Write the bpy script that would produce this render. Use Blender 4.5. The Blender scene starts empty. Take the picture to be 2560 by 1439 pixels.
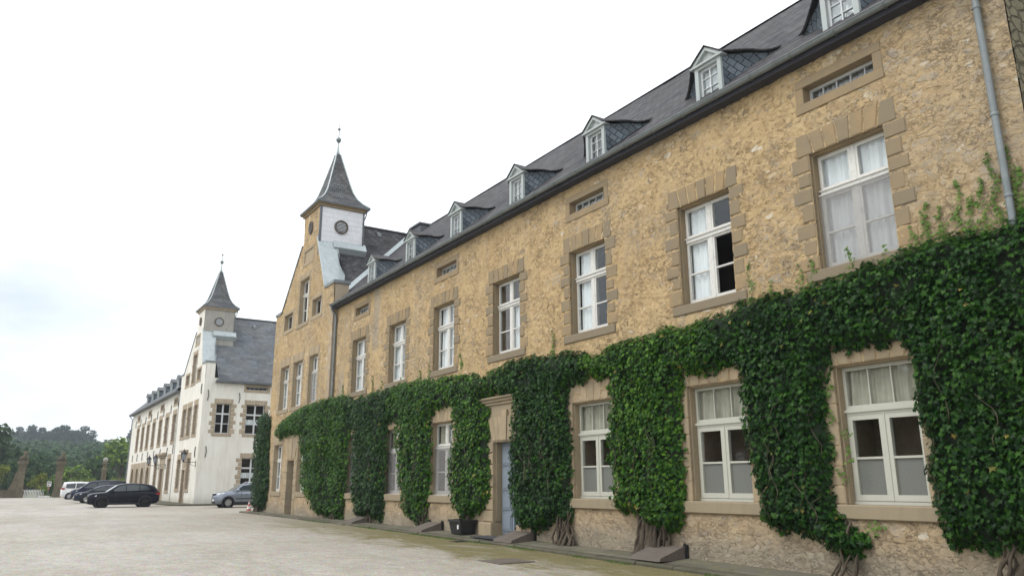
import bpy, bmesh, math, random
import numpy as np
from mathutils import Vector, Matrix
random.seed(7); RNG = np.random.default_rng(11)
SC = bpy.context.scene; C = SC.collection
R = math.radians

# ------------------------------------------------------------------ camera
cam_d = bpy.data.cameras.new('camera'); cam = bpy.data.objects.new('camera', cam_d); C.objects.link(cam)
cam_d.sensor_width = 36.0; cam_d.lens = 27.135; cam_d.clip_start = 0.05; cam_d.clip_end = 6000
_r = Vector((0.84139084, -0.5404095, -0.00436191)); _u = Vector((-0.12853958, -0.20795634, 0.96965547)); _f = Vector((0.52491811, 0.81529856, 0.24443657))
cam.matrix_world = Matrix(((_r.x, _u.x, -_f.x, -12.5), (_r.y, _u.y, -_f.y, 0.0), (_r.z, _u.z, -_f.z, 1.557), (0, 0, 0, 1)))
SC.camera = cam
# ------------------------------------------------------------------ light
SUN_EL, SUN_AZ = R(52), R(-70)          # from the courtyard side (west, a little ahead of the camera)
world = bpy.data.worlds.new('World'); SC.world = world; world.use_nodes = True
nt = world.node_tree; nt.nodes.clear()
out = nt.nodes.new('ShaderNodeOutputWorld'); bg = nt.nodes.new('ShaderNodeBackground')
sky = nt.nodes.new('ShaderNodeTexSky'); sky.sky_type = 'NISHITA'; sky.sun_disc = False
sky.sun_elevation = SUN_EL; sky.sun_rotation = SUN_AZ; sky.air_density = 1.0; sky.dust_density = 2.0
tc = nt.nodes.new('ShaderNodeTexCoord'); mp = nt.nodes.new('ShaderNodeMapping'); mp.inputs['Scale'].default_value = (1.0, 1.0, 2.2); mp.inputs['Location'].default_value = (.35, .1, .2)
nz = nt.nodes.new('ShaderNodeTexNoise'); nz.inputs['Scale'].default_value = 1.7; nz.inputs['Detail'].default_value = 5; nz.inputs['Roughness'].default_value = .55
rp = nt.nodes.new('ShaderNodeValToRGB')
rp.color_ramp.elements[0].position = .36; rp.color_ramp.elements[0].color = (.86, .88, .89, 1)
rp.color_ramp.elements[1].position = .62; rp.color_ramp.elements[1].color = (1, 1, 1.0, 1)
e = rp.color_ramp.elements.new(.47); e.color = (.93, .94, .95, 1)
cl = nt.nodes.new('ShaderNodeMix'); cl.data_type = 'RGBA'; cl.blend_type = 'MULTIPLY'; cl.inputs[0].default_value = 1
cl.inputs[7].default_value = (13.6, 13.9, 14.2, 1)
mx = nt.nodes.new('ShaderNodeMix'); mx.data_type = 'RGBA'; mx.inputs[0].default_value = .9
nt.links.new(tc.outputs['Generated'], mp.inputs[0]); nt.links.new(mp.outputs[0], nz.inputs['Vector']); nt.links.new(nz.outputs['Fac'], rp.inputs[0])
dpn = nt.nodes.new('ShaderNodeVectorMath'); dpn.operation = 'DOT_PRODUCT'; nrm = nt.nodes.new('ShaderNodeVectorMath'); nrm.operation = 'NORMALIZE'
nt.links.new(tc.outputs['Generated'], nrm.inputs[0]); nt.links.new(nrm.outputs[0], dpn.inputs[0]); dpn.inputs[1].default_value = tuple((_f*1.0 - _r*.66 + _u*.03).normalized())
mr = nt.nodes.new('ShaderNodeMapRange'); mr.inputs[1].default_value = .962; mr.inputs[2].default_value = .998; nt.links.new(dpn.outputs['Value'], mr.inputs[0])
mu = nt.nodes.new('ShaderNodeMath'); mu.operation = 'MULTIPLY'; rq = nt.nodes.new('ShaderNodeMapRange'); rq.inputs[1].default_value = .35; rq.inputs[2].default_value = .6; nt.links.new(nz.outputs['Fac'], rq.inputs[0])
nt.links.new(mr.outputs[0], mu.inputs[0]); nt.links.new(rq.outputs[0], mu.inputs[1])
gp_ = nt.nodes.new('ShaderNodeMix'); gp_.data_type = 'RGBA'; nt.links.new(mu.outputs[0], gp_.inputs[0]); nt.links.new(rp.outputs[0], gp_.inputs[6]); gp_.inputs[7].default_value = (.50, .545, .57, 1)
nt.links.new(gp_.outputs[2], cl.inputs[6]); nt.links.new(sky.outputs[0], mx.inputs[6]); nt.links.new(cl.outputs[2], mx.inputs[7])
nt.links.new(mx.outputs[2], bg.inputs[0]); bg.inputs[1].default_value = .1; nt.links.new(bg.outputs[0], out.inputs[0])
sd = bpy.data.lights.new('sun', 'SUN'); sd.energy = 1.1; sd.angle = R(24); sd.color = (1, .96, .9)
sun = bpy.data.objects.new('sun', sd); C.objects.link(sun)
_d = Vector((math.sin(SUN_AZ) * math.cos(SUN_EL), math.cos(SUN_AZ) * math.cos(SUN_EL), math.sin(SUN_EL)))
sun.rotation_euler = _d.to_track_quat('Z', 'Y').to_euler(); sun.location = (-40, 20, 60)
SC.view_settings.view_transform = 'Standard'; SC.view_settings.look = 'None'; SC.view_settings.gamma = 1; SC.view_settings.exposure = .32
SC.cycles.max_bounces = 8; SC.cycles.transparent_max_bounces = 16; SC.cycles.use_denoising = True
SC.cycles.diffuse_bounces = 3; SC.cycles.glossy_bounces = 3; SC.cycles.caustics_reflective = False; SC.cycles.caustics_refractive = False

# ------------------------------------------------------------------ mesh helpers
def link(name, me, mats, parent=None, loc=None, rotz=None, smooth=False):
    for m in (mats if isinstance(mats, (list, tuple)) else [mats]): me.materials.append(m)
    if smooth: me.shade_smooth()
    o = bpy.data.objects.new(name, me); C.objects.link(o)
    if parent: o.parent = parent
    if loc is not None: o.location = loc
    if rotz is not None: o.rotation_euler = (0, 0, rotz)
    return o

class MB:
    def __init__(s): s.v = []; s.f = []; s.m = []; s.uv = {}
    def add(s, vs, fs, m=0):
        b = len(s.v); s.v += [tuple(p) for p in vs]
        for f in fs: s.f.append(tuple(b + i for i in f)); s.m.append(m)
        return s
    def box(s, x0, x1, y0, y1, z0, z1, m=0):
        return s.add([(x0,y0,z0),(x1,y0,z0),(x1,y1,z0),(x0,y1,z0),(x0,y0,z1),(x1,y0,z1),(x1,y1,z1),(x0,y1,z1)],
                     [(0,3,2,1),(4,5,6,7),(0,1,5,4),(1,2,6,5),(2,3,7,6),(3,0,4,7)], m)
    def cbox(s, x0, x1, y0, y1, z0, z1, c=.015, m=0):
        """box whose front (-y) edges are chamfered by c"""
        return s.add([(x0+c,y0,z0+c),(x1-c,y0,z0+c),(x1-c,y0,z1-c),(x0+c,y0,z1-c),(x0,y0+c,z0),(x1,y0+c,z0),(x1,y0+c,z1),(x0,y0+c,z1),
                      (x0,y1,z0),(x1,y1,z0),(x1,y1,z1),(x0,y1,z1)],
                     [(0,1,2,3),(0,4,5,1),(1,5,6,2),(2,6,7,3),(3,7,4,0),(4,8,9,5),(5,9,10,6),(6,10,11,7),(7,11,8,4),(8,11,10,9)], m)
    def prism(s, poly, y0, y1, m=0, ax='y'):
        """poly: (a,b) points, extruded along the axis ax"""
        n = len(poly)
        P = {'y': lambda a,b,t: (a,t,b), 'x': lambda a,b,t: (t,a,b), 'z': lambda a,b,t: (a,b,t)}[ax]
        vs = [P(a,b,y0) for a,b in poly] + [P(a,b,y1) for a,b in poly]
        fs = [tuple(range(n)), tuple(range(2*n-1, n-1, -1))] + [(i, i+n, (i+1)%n+n, (i+1)%n) for i in range(n)]
        return s.add(vs, fs, m)
    def tube(s, pts, rad, n=8, m=0, cap=True):
        pts = [Vector(p) for p in pts]; rs = rad if isinstance(rad, (list, tuple)) else [rad]*len(pts)
        vs = []; prev = None
        for i, p in enumerate(pts):
            t = (pts[min(i+1, len(pts)-1)] - pts[max(i-1, 0)]).normalized()
            a = Vector((0,0,1)) if abs(t.z) < .9 else Vector((1,0,0))
            if prev is not None: a = prev
            x = t.cross(a).normalized(); y = x.cross(t); prev = y
            for k in range(n):
                g = 2*math.pi*k/n; vs.append(p + x*(rs[i]*math.cos(g)) + y*(rs[i]*math.sin(g)))
        fs = [(i*n+k, i*n+(k+1)%n, (i+1)*n+(k+1)%n, (i+1)*n+k) for i in range(len(pts)-1) for k in range(n)]
        if cap: fs += [tuple(range(n-1,-1,-1)), tuple((len(pts)-1)*n+k for k in range(n))]
        return s.add(vs, fs, m)
    def lathe(s, prof, c=(0,0,0), n=16, m=0, ax='z', sx=1, sy=1):
        vs = []
        for r, z in prof:
            for k in range(n):
                g = 2*math.pi*k/n; a, b = r*math.cos(g)*sx, r*math.sin(g)*sy
                vs.append({'z': (c[0]+a, c[1]+b, c[2]+z), 'y': (c[0]+a, c[1]+z, c[2]+b), 'x': (c[0]+z, c[1]+a, c[2]+b)}[ax])
        q = len(prof)
        fs = [(i*n+k, i*n+(k+1)%n, (i+1)*n+(k+1)%n, (i+1)*n+k) for i in range(q-1) for k in range(n)]
        fs += [tuple(range(n-1,-1,-1)), tuple((q-1)*n+k for k in range(n))]
        return s.add(vs, fs, m)
    def ball(s, c, r, n=10, m=0, sz=1, sx=1, sy=1):
        return s.lathe([(max(1e-3, r*math.sin(math.pi*i/n)), -r*math.cos(math.pi*i/n)*sz) for i in range(n+1)], c, n+4, m, sx=sx, sy=sy)
    def build(s, name, mats, parent=None, loc=None, rotz=None, smooth=False, fix=True):
        me = bpy.data.meshes.new(name); me.from_pydata(s.v, [], s.f)
        me.polygons.foreach_set('material_index', s.m)
        if fix:
            bm = bmesh.new(); bm.from_mesh(me); bmesh.ops.recalc_face_normals(bm, faces=bm.faces); bm.to_mesh(me); bm.free()
        return link(name, me, mats, parent, loc, rotz, smooth)

def quads_mesh(name, V, F, mat, parent=None, attrs=None, uv=None, smooth=False):
    """fast mesh from numpy arrays; F is (n,k)"""
    me = bpy.data.meshes.new(name); V = np.asarray(V, np.float32); F = np.asarray(F, np.int32); n, k = F.shape
    me.vertices.add(len(V)); me.vertices.foreach_set('co', V.ravel())
    me.loops.add(n*k); me.loops.foreach_set('vertex_index', F.ravel())
    me.polygons.add(n); me.polygons.foreach_set('loop_start', np.arange(0, n*k, k, dtype=np.int32))
    me.update(calc_edges=True)
    for nm, (dom, arr) in (attrs or {}).items():
        a = me.attributes.new(nm, 'FLOAT', dom); a.data.foreach_set('value', np.asarray(arr, np.float32))
    if uv is not None:
        l = me.uv_layers.new(name='UVMap'); l.data.foreach_set('uv', np.asarray(uv, np.float32)[F.ravel()].ravel())
    me.validate()
    return link(name, me, mat, parent, smooth=smooth)

def thing(name, label, cat, loc=(0,0,0), rotz=0, group=None):
    o = bpy.data.objects.new(name, None); C.objects.link(o); o.empty_display_size = .3
    o.location = loc; o.rotation_euler = (0,0,rotz); return tag(o, label, cat, group)
def tag(o, label, cat, group=None, kind=None):
    o['label'] = label; o['category'] = cat
    if group: o['group'] = group
    if kind: o['kind'] = kind
    return o
def struct(o): o['kind'] = 'structure'; return o

# ------------------------------------------------------------------ numpy noise
def h2(ix, iy, seed=0):
    ix = ix.astype(np.int64); iy = iy.astype(np.int64)
    h = (ix*374761393 + iy*668265263 + seed*1442695041) & 0xffffffff
    h = ((h ^ (h >> 13)) * 1274126177) & 0xffffffff
    h = ((h ^ (h >> 16)) * 2246822519) & 0xffffffff
    return ((h ^ (h >> 15)) & 0xffffff) / float(0xffffff)
def vn(x, y, seed=0):
    ix = np.floor(x); iy = np.floor(y); fx = x-ix; fy = y-iy
    fx = fx*fx*(3-2*fx); fy = fy*fy*(3-2*fy)
    a, b, c, d = h2(ix,iy,seed), h2(ix+1,iy,seed), h2(ix,iy+1,seed), h2(ix+1,iy+1,seed)
    return (a*(1-fx)+b*fx)*(1-fy) + (c*(1-fx)+d*fx)*fy
def fbm(x, y, o=4, seed=0):
    s = np.zeros_like(x, dtype=float); a = .5; t = 0
    for i in range(o): s += a*vn(x, y, seed+i*17); t += a; x = x*2.03+5.1; y = y*2.03+9.7; a *= .5
    return s/t
def voro(x, y, seed=0):
    ix = np.floor(x); iy = np.floor(y); f1 = np.full(x.shape, 9.); f2 = np.full(x.shape, 9.); idr = np.zeros(x.shape)
    for dx in (-1,0,1):
        for dy in (-1,0,1):
            cx, cy = ix+dx, iy+dy
            px = cx+.15+.7*h2(cx,cy,seed); py = cy+.15+.7*h2(cx,cy,seed+5)
            d = np.sqrt((px-x)**2+(py-y)**2); r = h2(cx,cy,seed+9)
            n = d < f1; f2 = np.where(n, f1, np.minimum(f2, d)); idr = np.where(n, r, idr); f1 = np.where(n, d, f1)
    return f1, f2, idr
def ss(a, b, x): t = np.clip((x-a)/(b-a), 0, 1); return t*t*(3-2*t)

# ------------------------------------------------------------------ materials
class NT:
    def __init__(s, name):
        s.m = bpy.data.materials.new(name); s.m.use_nodes = True; s.t = s.m.node_tree; s.b = s.t.nodes['Principled BSDF']; s.o = s.t.nodes['Material Output']
    def n(s, typ, **k):
        x = s.t.nodes.new('ShaderNode'+typ)
        for a, v in k.items():
            if a in x.inputs.keys() if not hasattr(x, a) else False: x.inputs[a].default_value = v
            else: setattr(x, a, v)
        return x
    def l(s, a, b): s.t.links.new(a, b)
    def co(s, scale=(1,1,1), kind='Object', rot=(0,0,0)):
        tc = s.n('TexCoord'); mp = s.n('Mapping'); mp.inputs['Scale'].default_value = scale; mp.inputs['Rotation'].default_value = rot
        s.l(tc.outputs[kind], mp.inputs[0]); return mp.outputs[0]
    def noise(s, vec, scale, detail=4, rough=.55, dist=0):
        x = s.n('TexNoise'); x.inputs['Scale'].default_value = scale; x.inputs['Detail'].default_value = detail
        x.inputs['Roughness'].default_value = rough; x.inputs['Distortion'].default_value = dist
        if vec is not None: s.l(vec, x.inputs['Vector'])
        return x.outputs['Fac']
    def ramp(s, fac, *st):
        x = s.n('ValToRGB'); el = x.color_ramp.elements
        while len(el) < len(st): el.new(.5)
        for e, (p, c) in zip(el, st): e.position = p; e.color = (c[0], c[1], c[2], 1) if isinstance(c, (tuple, list)) else (c, c, c, 1)
        s.l(fac, x.inputs[0]); return x.outputs[0]
    def mix(s, fac, a, b, mode='MIX'):
        x = s.n('Mix', data_type='RGBA', blend_type=mode)
        for v, i in ((fac, 0), (a, 6), (b, 7)):
            if isinstance(v, (int, float)): x.inputs[i].default_value = v if i == 0 else (v, v, v, 1)
            elif isinstance(v, tuple): x.inputs[i].default_value = (*v, 1)
            else: s.l(v, x.inputs[i])
        return x.outputs[2]
    def math(s, op, a, b=0.):
        x = s.n('Math', operation=op)
        for v, i in ((a, 0), (b, 1)):
            if isinstance(v, (int, float)): x.inputs[i].default_value = v
            else: s.l(v, x.inputs[i])
        return x.outputs[0]
    def rnd(s): return s.n('NewGeometry').outputs['Random Per Island']
    def attr(s, name): return s.n('Attribute', attribute_name=name).outputs['Fac']
    def bump(s, h, strength=.4, dist=.02, prev=None):
        x = s.n('Bump'); x.inputs['Strength'].default_value = strength; x.inputs['Distance'].default_value = dist
        s.l(h, x.inputs['Height'])
        if prev is not None: s.l(prev, x.inputs['Normal'])
        return x.outputs[0]
    def done(s, col=None, rough=.8, normal=None, metal=0., spec=.5):
        if col is not None:
            if isinstance(col, tuple): s.b.inputs['Base Color'].default_value = (*col, 1)
            else: s.l(col, s.b.inputs['Base Color'])
        if isinstance(rough, (int, float)): s.b.inputs['Roughness'].default_value = rough
        else: s.l(rough, s.b.inputs['Roughness'])
        s.b.inputs['Metallic'].default_value = metal; s.b.inputs['Specular IOR Level'].default_value = spec
        if normal is not None: s.l(normal, s.b.inputs['Normal'])
        return s.m

def m_simple(name, col, rough=.6, metal=0, var=.12, nscale=6, spec=.5, bump=0):
    t = NT(name); v = t.co(); f = t.noise(v, nscale, 5)
    c = t.mix(t.ramp(f, (.3, 0.), (.7, 1.)), tuple(x*(1-var) for x in col), tuple(min(1, x*(1+var)) for x in col))
    return t.done(c, rough, t.bump(f, bump, .01) if bump else None, metal, spec)

def m_plaster():
    t = NT('ochre_rubble_render'); v = t.co()
    big = t.noise(v, .55, 3); mid = t.noise(v, 3.2, 6, .65); fine = t.noise(v, 24, 5, .75); cob = t.noise(t.co((1, 1, 1.5)), 8.5, 5, .72, .6)
    base = t.mix(t.ramp(big, (.3, 0.), (.7, 1.)), (.475, .335, .172), (.55, .408, .228))
    base = t.mix(t.math('MULTIPLY', t.ramp(mid, (.36, 1.), (.50, 0.)), .7), base, (.37, .255, .135))
    base = t.mix(t.math('MULTIPLY', t.ramp(cob, (.52, 0.), (.66, 1.)), .6), base, (.63, .49, .295))
    low = t.n('MapRange'); low.inputs[1].default_value = 4.6; low.inputs[2].default_value = 2.6; gp = t.n('NewGeometry'); sz = t.n('SeparateXYZ'); t.l(gp.outputs['Position'], sz.inputs[0]); t.l(sz.outputs[2], low.inputs[0])
    base = t.mix(t.math('MULTIPLY', low.outputs[0], .55), base, t.mix(mid, (.34, .26, .175), (.53, .42, .30)))
    # rubble: two sizes of stones in a warped lattice
    wn = t.n('TexNoise'); wn.inputs['Scale'].default_value = 4.0; wn.inputs['Detail'].default_value = 3; t.l(v, wn.inputs['Vector'])
    wv = t.n('VectorMath', operation='SCALE'); t.l(wn.outputs['Color'], wv.inputs[0]); wv.inputs[3].default_value = .11
    av = t.n('VectorMath', operation='ADD'); t.l(v, av.inputs[0]); t.l(wv.outputs[0], av.inputs[1])
    def vor(sc, feat):
        mp = t.n('Mapping'); mp.inputs['Scale'].default_value = sc; t.l(av.outputs[0], mp.inputs[0]); x = t.n('TexVoronoi', feature=feat); x.inputs['Scale'].default_value = 1; x.inputs['Randomness'].default_value = .95; t.l(mp.outputs[0], x.inputs['Vector']); return x
    pick = t.ramp(t.noise(v, .9, 3), (.44, 0.), (.56, 1.))
    A, B_ = (.5, 2.9, 5.6), (.5, 5.6, 9.8)
    dte = t.mix(pick, vor(A, 'DISTANCE_TO_EDGE').outputs['Distance'], vor(B_, 'DISTANCE_TO_EDGE').outputs['Distance']); idc = t.mix(pick, vor(A, 'F1').outputs['Color'], vor(B_, 'F1').outputs['Color'])
    sp = t.n('SeparateColor'); t.l(idc, sp.inputs[0]); r1, r2 = sp.outputs[0], sp.outputs[1]
    dj = t.math('ADD', dte, t.math('MULTIPLY', t.math('SUBTRACT', fine, .5), .10))
    body = t.ramp(dj, (.035, 0.), (.10, 1.)); crev = t.math('MULTIPLY', t.ramp(dj, (.0, 1.), (.028, 0.)), t.ramp(mid, (.42, 0.), (.58, 1.)))
    stone = t.ramp(r1, (.0, (.26, .21, .145)), (.2, (.44, .315, .175)), (.4, (.33, .27, .19)), (.6, (.50, .375, .22)), (.8, (.36, .31, .245)), (.93, (.46, .34, .20)), (1., (.60, .53, .41)))
    stone = t.mix(.45, stone, t.ramp(fine, (.3, .35), (.7, .8)), 'OVERLAY')
    ex = t.attr('expo'); shown = t.math('MULTIPLY', t.math('MULTIPLY', body, ex), t.ramp(r2, (.12, 0.), (.2, 1.)))
    c = t.mix(t.math('MULTIPLY', shown, .92), base, stone)
    some = t.math('MULTIPLY', t.math('MULTIPLY', body, t.ramp(r2, (.80, 0.), (.84, .75))), t.math('SUBTRACT', 1., ex)); c = t.mix(some, c, stone)
    pale = t.math('MULTIPLY', t.math('MULTIPLY', t.ramp(dj, (.10, 0.), (.16, 1.)), t.ramp(r2, (.035, 1.), (.045, 0.))), .85); c = t.mix(pale, c, (.64, .58, .47))
    # crevices, pits and open joints, their shadow painted dark into the colour
    rg = t.math('ABSOLUTE', t.math('SUBTRACT', t.noise(t.co((1, 1, 1.7)), 3.6, 5, .68), .5)); crk = t.math('MULTIPLY', t.ramp(rg, (.0, .9), (.022, 0.)), t.ramp(t.noise(v, 1.3, 3), (.42, .0), (.60, 1.)))
    pits = t.math('MULTIPLY', t.ramp(cob, (.32, 1.), (.42, 0.)), .8)
    dk = t.math('MAXIMUM', t.math('MAXIMUM', crk, pits), t.math('MULTIPLY', crev, t.math('ADD', .15, t.math('MULTIPLY', ex, .5))))
    c = t.mix(t.math('MULTIPLY', dk, .72), c, (.165, .112, .066))
    st = t.noise(t.co((2.5, 2.5, .22)), 1.0, 5, .6)
    c = t.mix(t.math('MULTIPLY', t.ramp(st, (.52, 0.), (.72, 1.)), .30), c, (.29, .24, .175))
    c = t.mix(t.math('MULTIPLY', t.attr('dirt'), .75), c, (.29, .26, .205))
    c = t.mix(t.math('MULTIPLY', t.attr('grey'), .8), c, (.36, .31, .24))
    hh = t.math('SUBTRACT', t.math('ADD', t.math('MULTIPLY', cob, 1.1), t.math('MULTIPLY', shown, .25)), t.math('MULTIPLY', dk, .9))
    nb = t.bump(hh, .8, .035); nb = t.bump(fine, .7, .012, nb); nb = t.bump(t.noise(v, 70, 3), .3, .004, nb)
    return t.done(c, .93, nb, spec=.2)
def m_oldwall():  # rubble in darker stone tones than the front render
    t = NT('dark_rubble'); v = t.co((1,1,1.5)); f = t.noise(v, 4, 6, .7)
    x = t.n('TexVoronoi', feature='DISTANCE_TO_EDGE'); x.inputs['Scale'].default_value = 3.2; t.l(v, x.inputs['Vector'])
    e = t.ramp(x.outputs['Distance'], (.0, 0.), (.12, 1.))
    c = t.mix(f, (.11, .10, .062), (.29, .25, .17)); c = t.mix(e, (.085, .075, .05), c)
    return t.done(c, .95, t.bump(f, .8, .05, t.bump(e, .7, .05)), spec=.2)
def m_whitewall():
    t = NT('cream_white_lime_render'); v = t.co(); f = t.noise(v, .6, 6, .6); g = t.noise(t.co((1.6, 1.6, .22)), 1.3, 6, .65); k = t.noise(v, 18, 4, .7)
    c = t.mix(t.ramp(f, (.35, 0.), (.7, 1.)), (.74, .71, .635), (.81, .79, .735))
    c = t.mix(t.math('MULTIPLY', t.ramp(g, (.46, 0.), (.72, 1.)), .5), c, (.52, .475, .385))
    c = t.mix(t.math('MULTIPLY', t.attr('dirt'), .7), c, (.40, .37, .30))
    return t.done(c, .9, t.bump(k, .25, .01), spec=.2)
def m_stone(name, a, b, stain=(.24, .20, .15), rough=.88):
    t = NT(name); v = t.co(); f = t.noise(v, 2.2, 5, .6); g = t.noise(v, 30, 4, .7); r = t.rnd()
    c = t.mix(r, a, b); c = t.mix(t.ramp(f, (.42, .55), (.62, 0.)), c, tuple(.74*x+.26*y for x, y in zip(a, stain)))
    s = t.noise(t.co((3, 3, .5)), 1.6, 6, .7)
    c = t.mix(t.math('MULTIPLY', t.ramp(s, (.52, 0.), (.7, 1.)), .55), c, stain)
    c = t.mix(t.math('MULTIPLY', t.ramp(g, (.33, 1.), (.45, 0.)), .35), c, stain)
    return t.done(c, rough, t.bump(g, .3, .006, t.bump(f, .25, .02)), spec=.25)
def m_slate(name, a, b, mort, w=.24, h=.13, rot=0., kind='UV', mottle=(.22, .2, .17), mf=.35, sp=.18, rough=.72):
    t = NT(name); v = t.co((1,1,1), kind, (0,0,rot)); x = t.n('TexBrick'); t.l(v, x.inputs['Vector'])
    x.offset = .5; x.inputs['Scale'].default_value = 1; x.inputs['Brick Width'].default_value = w; x.inputs['Row Height'].default_value = h
    x.inputs['Mortar Size'].default_value = .010; x.inputs['Mortar Smooth'].default_value = .2; x.inputs['Bias'].default_value = 0
    x.inputs['Color1'].default_value = (*a, 1); x.inputs['Color2'].default_value = (*b, 1); x.inputs['Mortar'].default_value = (*mort, 1)
    f = t.noise(v, .7, 5, .6); g = t.noise(t.co((1.2, 7, 1), kind, (0,0,rot)), 3, 6, .75)
    x2 = t.n('TexBrick'); t.l(v, x2.inputs['Vector']); x2.offset = .5; x2.inputs['Scale'].default_value = 1; x2.inputs['Brick Width'].default_value = w*3; x2.inputs['Row Height'].default_value = h*2; x2.inputs['Mortar Size'].default_value = 0; x2.inputs['Color1'].default_value = (.62, .62, .62, 1); x2.inputs['Color2'].default_value = (1.25, 1.25, 1.25, 1)
    c = t.mix(.8, x.outputs['Color'], x2.outputs['Color'], 'MULTIPLY'); c = t.mix(t.math('MULTIPLY', t.ramp(f, (.4, 0.), (.68, 1.)), mf), c, mottle)
    c = t.mix(t.math('MULTIPLY', t.ramp(g, (.5, 0.), (.7, 1.)), .4), c, tuple(min(1, y*1.7) for y in a))
    c = t.mix(t.math('MULTIPLY', t.ramp(g, (.3, 1.), (.45, 0.)), .6), c, tuple(y*.4 for y in a))
    ch = t.noise(t.co((1.6, 3.2, 1), kind, (0,0,rot)), 2.1, 3, .8); c = t.mix(t.ramp(ch, (.27, .85), (.31, 0.)), c, tuple(y*.25 for y in a))
    # each course tilts: saw-tooth height along the slope
    sv = t.n('SeparateXYZ'); t.l(v, sv.inputs[0]); saw = t.math('FRACT', t.math('DIVIDE', sv.outputs[1], h))
    hgt = t.math('ADD', t.math('MULTIPLY', saw, -.6), t.math('MULTIPLY', x.outputs['Fac'], -1.0))
    return t.done(c, rough, t.bump(g, .25, .01, t.bump(hgt, .8, .012)), spec=sp)
def m_zinc(name='weathered_zinc', a=(.16, .18, .185), b=(.24, .265, .27)):
    t = NT(name); v = t.co(); f = t.noise(v, 3, 6, .65); g = t.noise(t.co((4,4,.6)), 2, 5)
    c = t.mix(t.ramp(f, (.3, 0.), (.7, 1.)), a, b); c = t.mix(t.math('MULTIPLY', t.ramp(g, (.55, 0.), (.75, 1.)), .4), c, (.16, .17, .16))
    return t.done(c, .5, t.bump(f, .1, .01), .35)
def m_paint(name, col, chip=(.30, .26, .21), amt=.5, rough=.5):
    t = NT(name); v = t.co(); f = t.noise(v, 9, 6, .7); g = t.noise(t.co((30,30,3)), 2, 5, .7)
    c = t.mix(t.math('MULTIPLY', t.ramp(f, (.52, 0.), (.66, amt)), 1.), col, tuple(x*.80 for x in col))
    c = t.mix(t.math('MULTIPLY', t.ramp(g, (.60, 0.), (.66, 1.)), amt), c, chip)
    return t.done(c, rough, t.bump(g, .15, .004))
def m_glass():
    t = NT('window_glass'); t.t.nodes.remove(t.b)
    tr = t.n('BsdfTransparent'); tr.inputs[0].default_value = (.95, .97, .97, 1); gl = t.n('BsdfGlossy'); gl.inputs['Roughness'].default_value = .03
    gl.inputs[0].default_value = (.95, .97, 1, 1)
    nb = t.bump(t.noise(t.co(), 1.3, 2), .12, .02); t.l(nb, gl.inputs['Normal'])
    ge = t.n('NewGeometry'); dp = t.n('VectorMath', operation='DOT_PRODUCT'); t.l(ge.outputs['Normal'], dp.inputs[0]); t.l(ge.outputs['Incoming'], dp.inputs[1])
    c1 = t.math('SUBTRACT', 1., t.math('ABSOLUTE', dp.outputs['Value'])); fr = t.math('ADD', t.math('MULTIPLY', t.math('POWER', c1, 5.), .92), .035); mx = t.n('MixShader')
    t.l(fr, mx.inputs[0]); t.l(tr.outputs[0], mx.inputs[1]); t.l(gl.outputs[0], mx.inputs[2]); t.l(mx.outputs[0], t.o.inputs[0]); return t.m
def m_screen():
    t = NT('grey_insect_mesh'); t.t.nodes.remove(t.b); tr = t.n('BsdfTransparent'); df = t.n('BsdfDiffuse'); df.inputs[0].default_value = (.38, .37, .365, 1)
    mx = t.n('MixShader'); mx.inputs[0].default_value = .42; t.l(tr.outputs[0], mx.inputs[1]); t.l(df.outputs[0], mx.inputs[2]); t.l(mx.outputs[0], t.o.inputs[0]); return t.m
def m_curtain():
    t = NT('white_curtain'); v = t.co((22, 22, .6)); f = t.noise(v, 1, 3)
    c = t.mix(f, (.72, .72, .72), (.95, .95, .96)); t.done(c, .9)
    return t.m
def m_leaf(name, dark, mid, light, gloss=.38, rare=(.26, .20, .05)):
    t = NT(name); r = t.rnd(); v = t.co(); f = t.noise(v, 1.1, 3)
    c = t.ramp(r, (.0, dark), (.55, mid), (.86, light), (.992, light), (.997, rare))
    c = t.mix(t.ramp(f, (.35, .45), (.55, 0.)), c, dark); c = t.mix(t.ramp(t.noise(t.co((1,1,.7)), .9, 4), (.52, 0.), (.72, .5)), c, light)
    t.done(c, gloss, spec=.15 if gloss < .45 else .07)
    tl = t.n('BsdfTranslucent'); t.l(c, tl.inputs[0]); mx = t.n('MixShader'); mx.inputs[0].default_value = .22
    t.l(t.b.outputs[0], mx.inputs[1]); t.l(tl.outputs[0], mx.inputs[2]); t.l(mx.outputs[0], t.o.inputs[0]); return t.m
def m_carpaint(name, col, metal=.3, rough=.28):
    t = NT(name); t.done(col, rough, None, metal, .06); t.b.inputs['Coat Weight'].default_value = .16; t.b.inputs['Coat Roughness'].default_value = .05; return t.m
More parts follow.
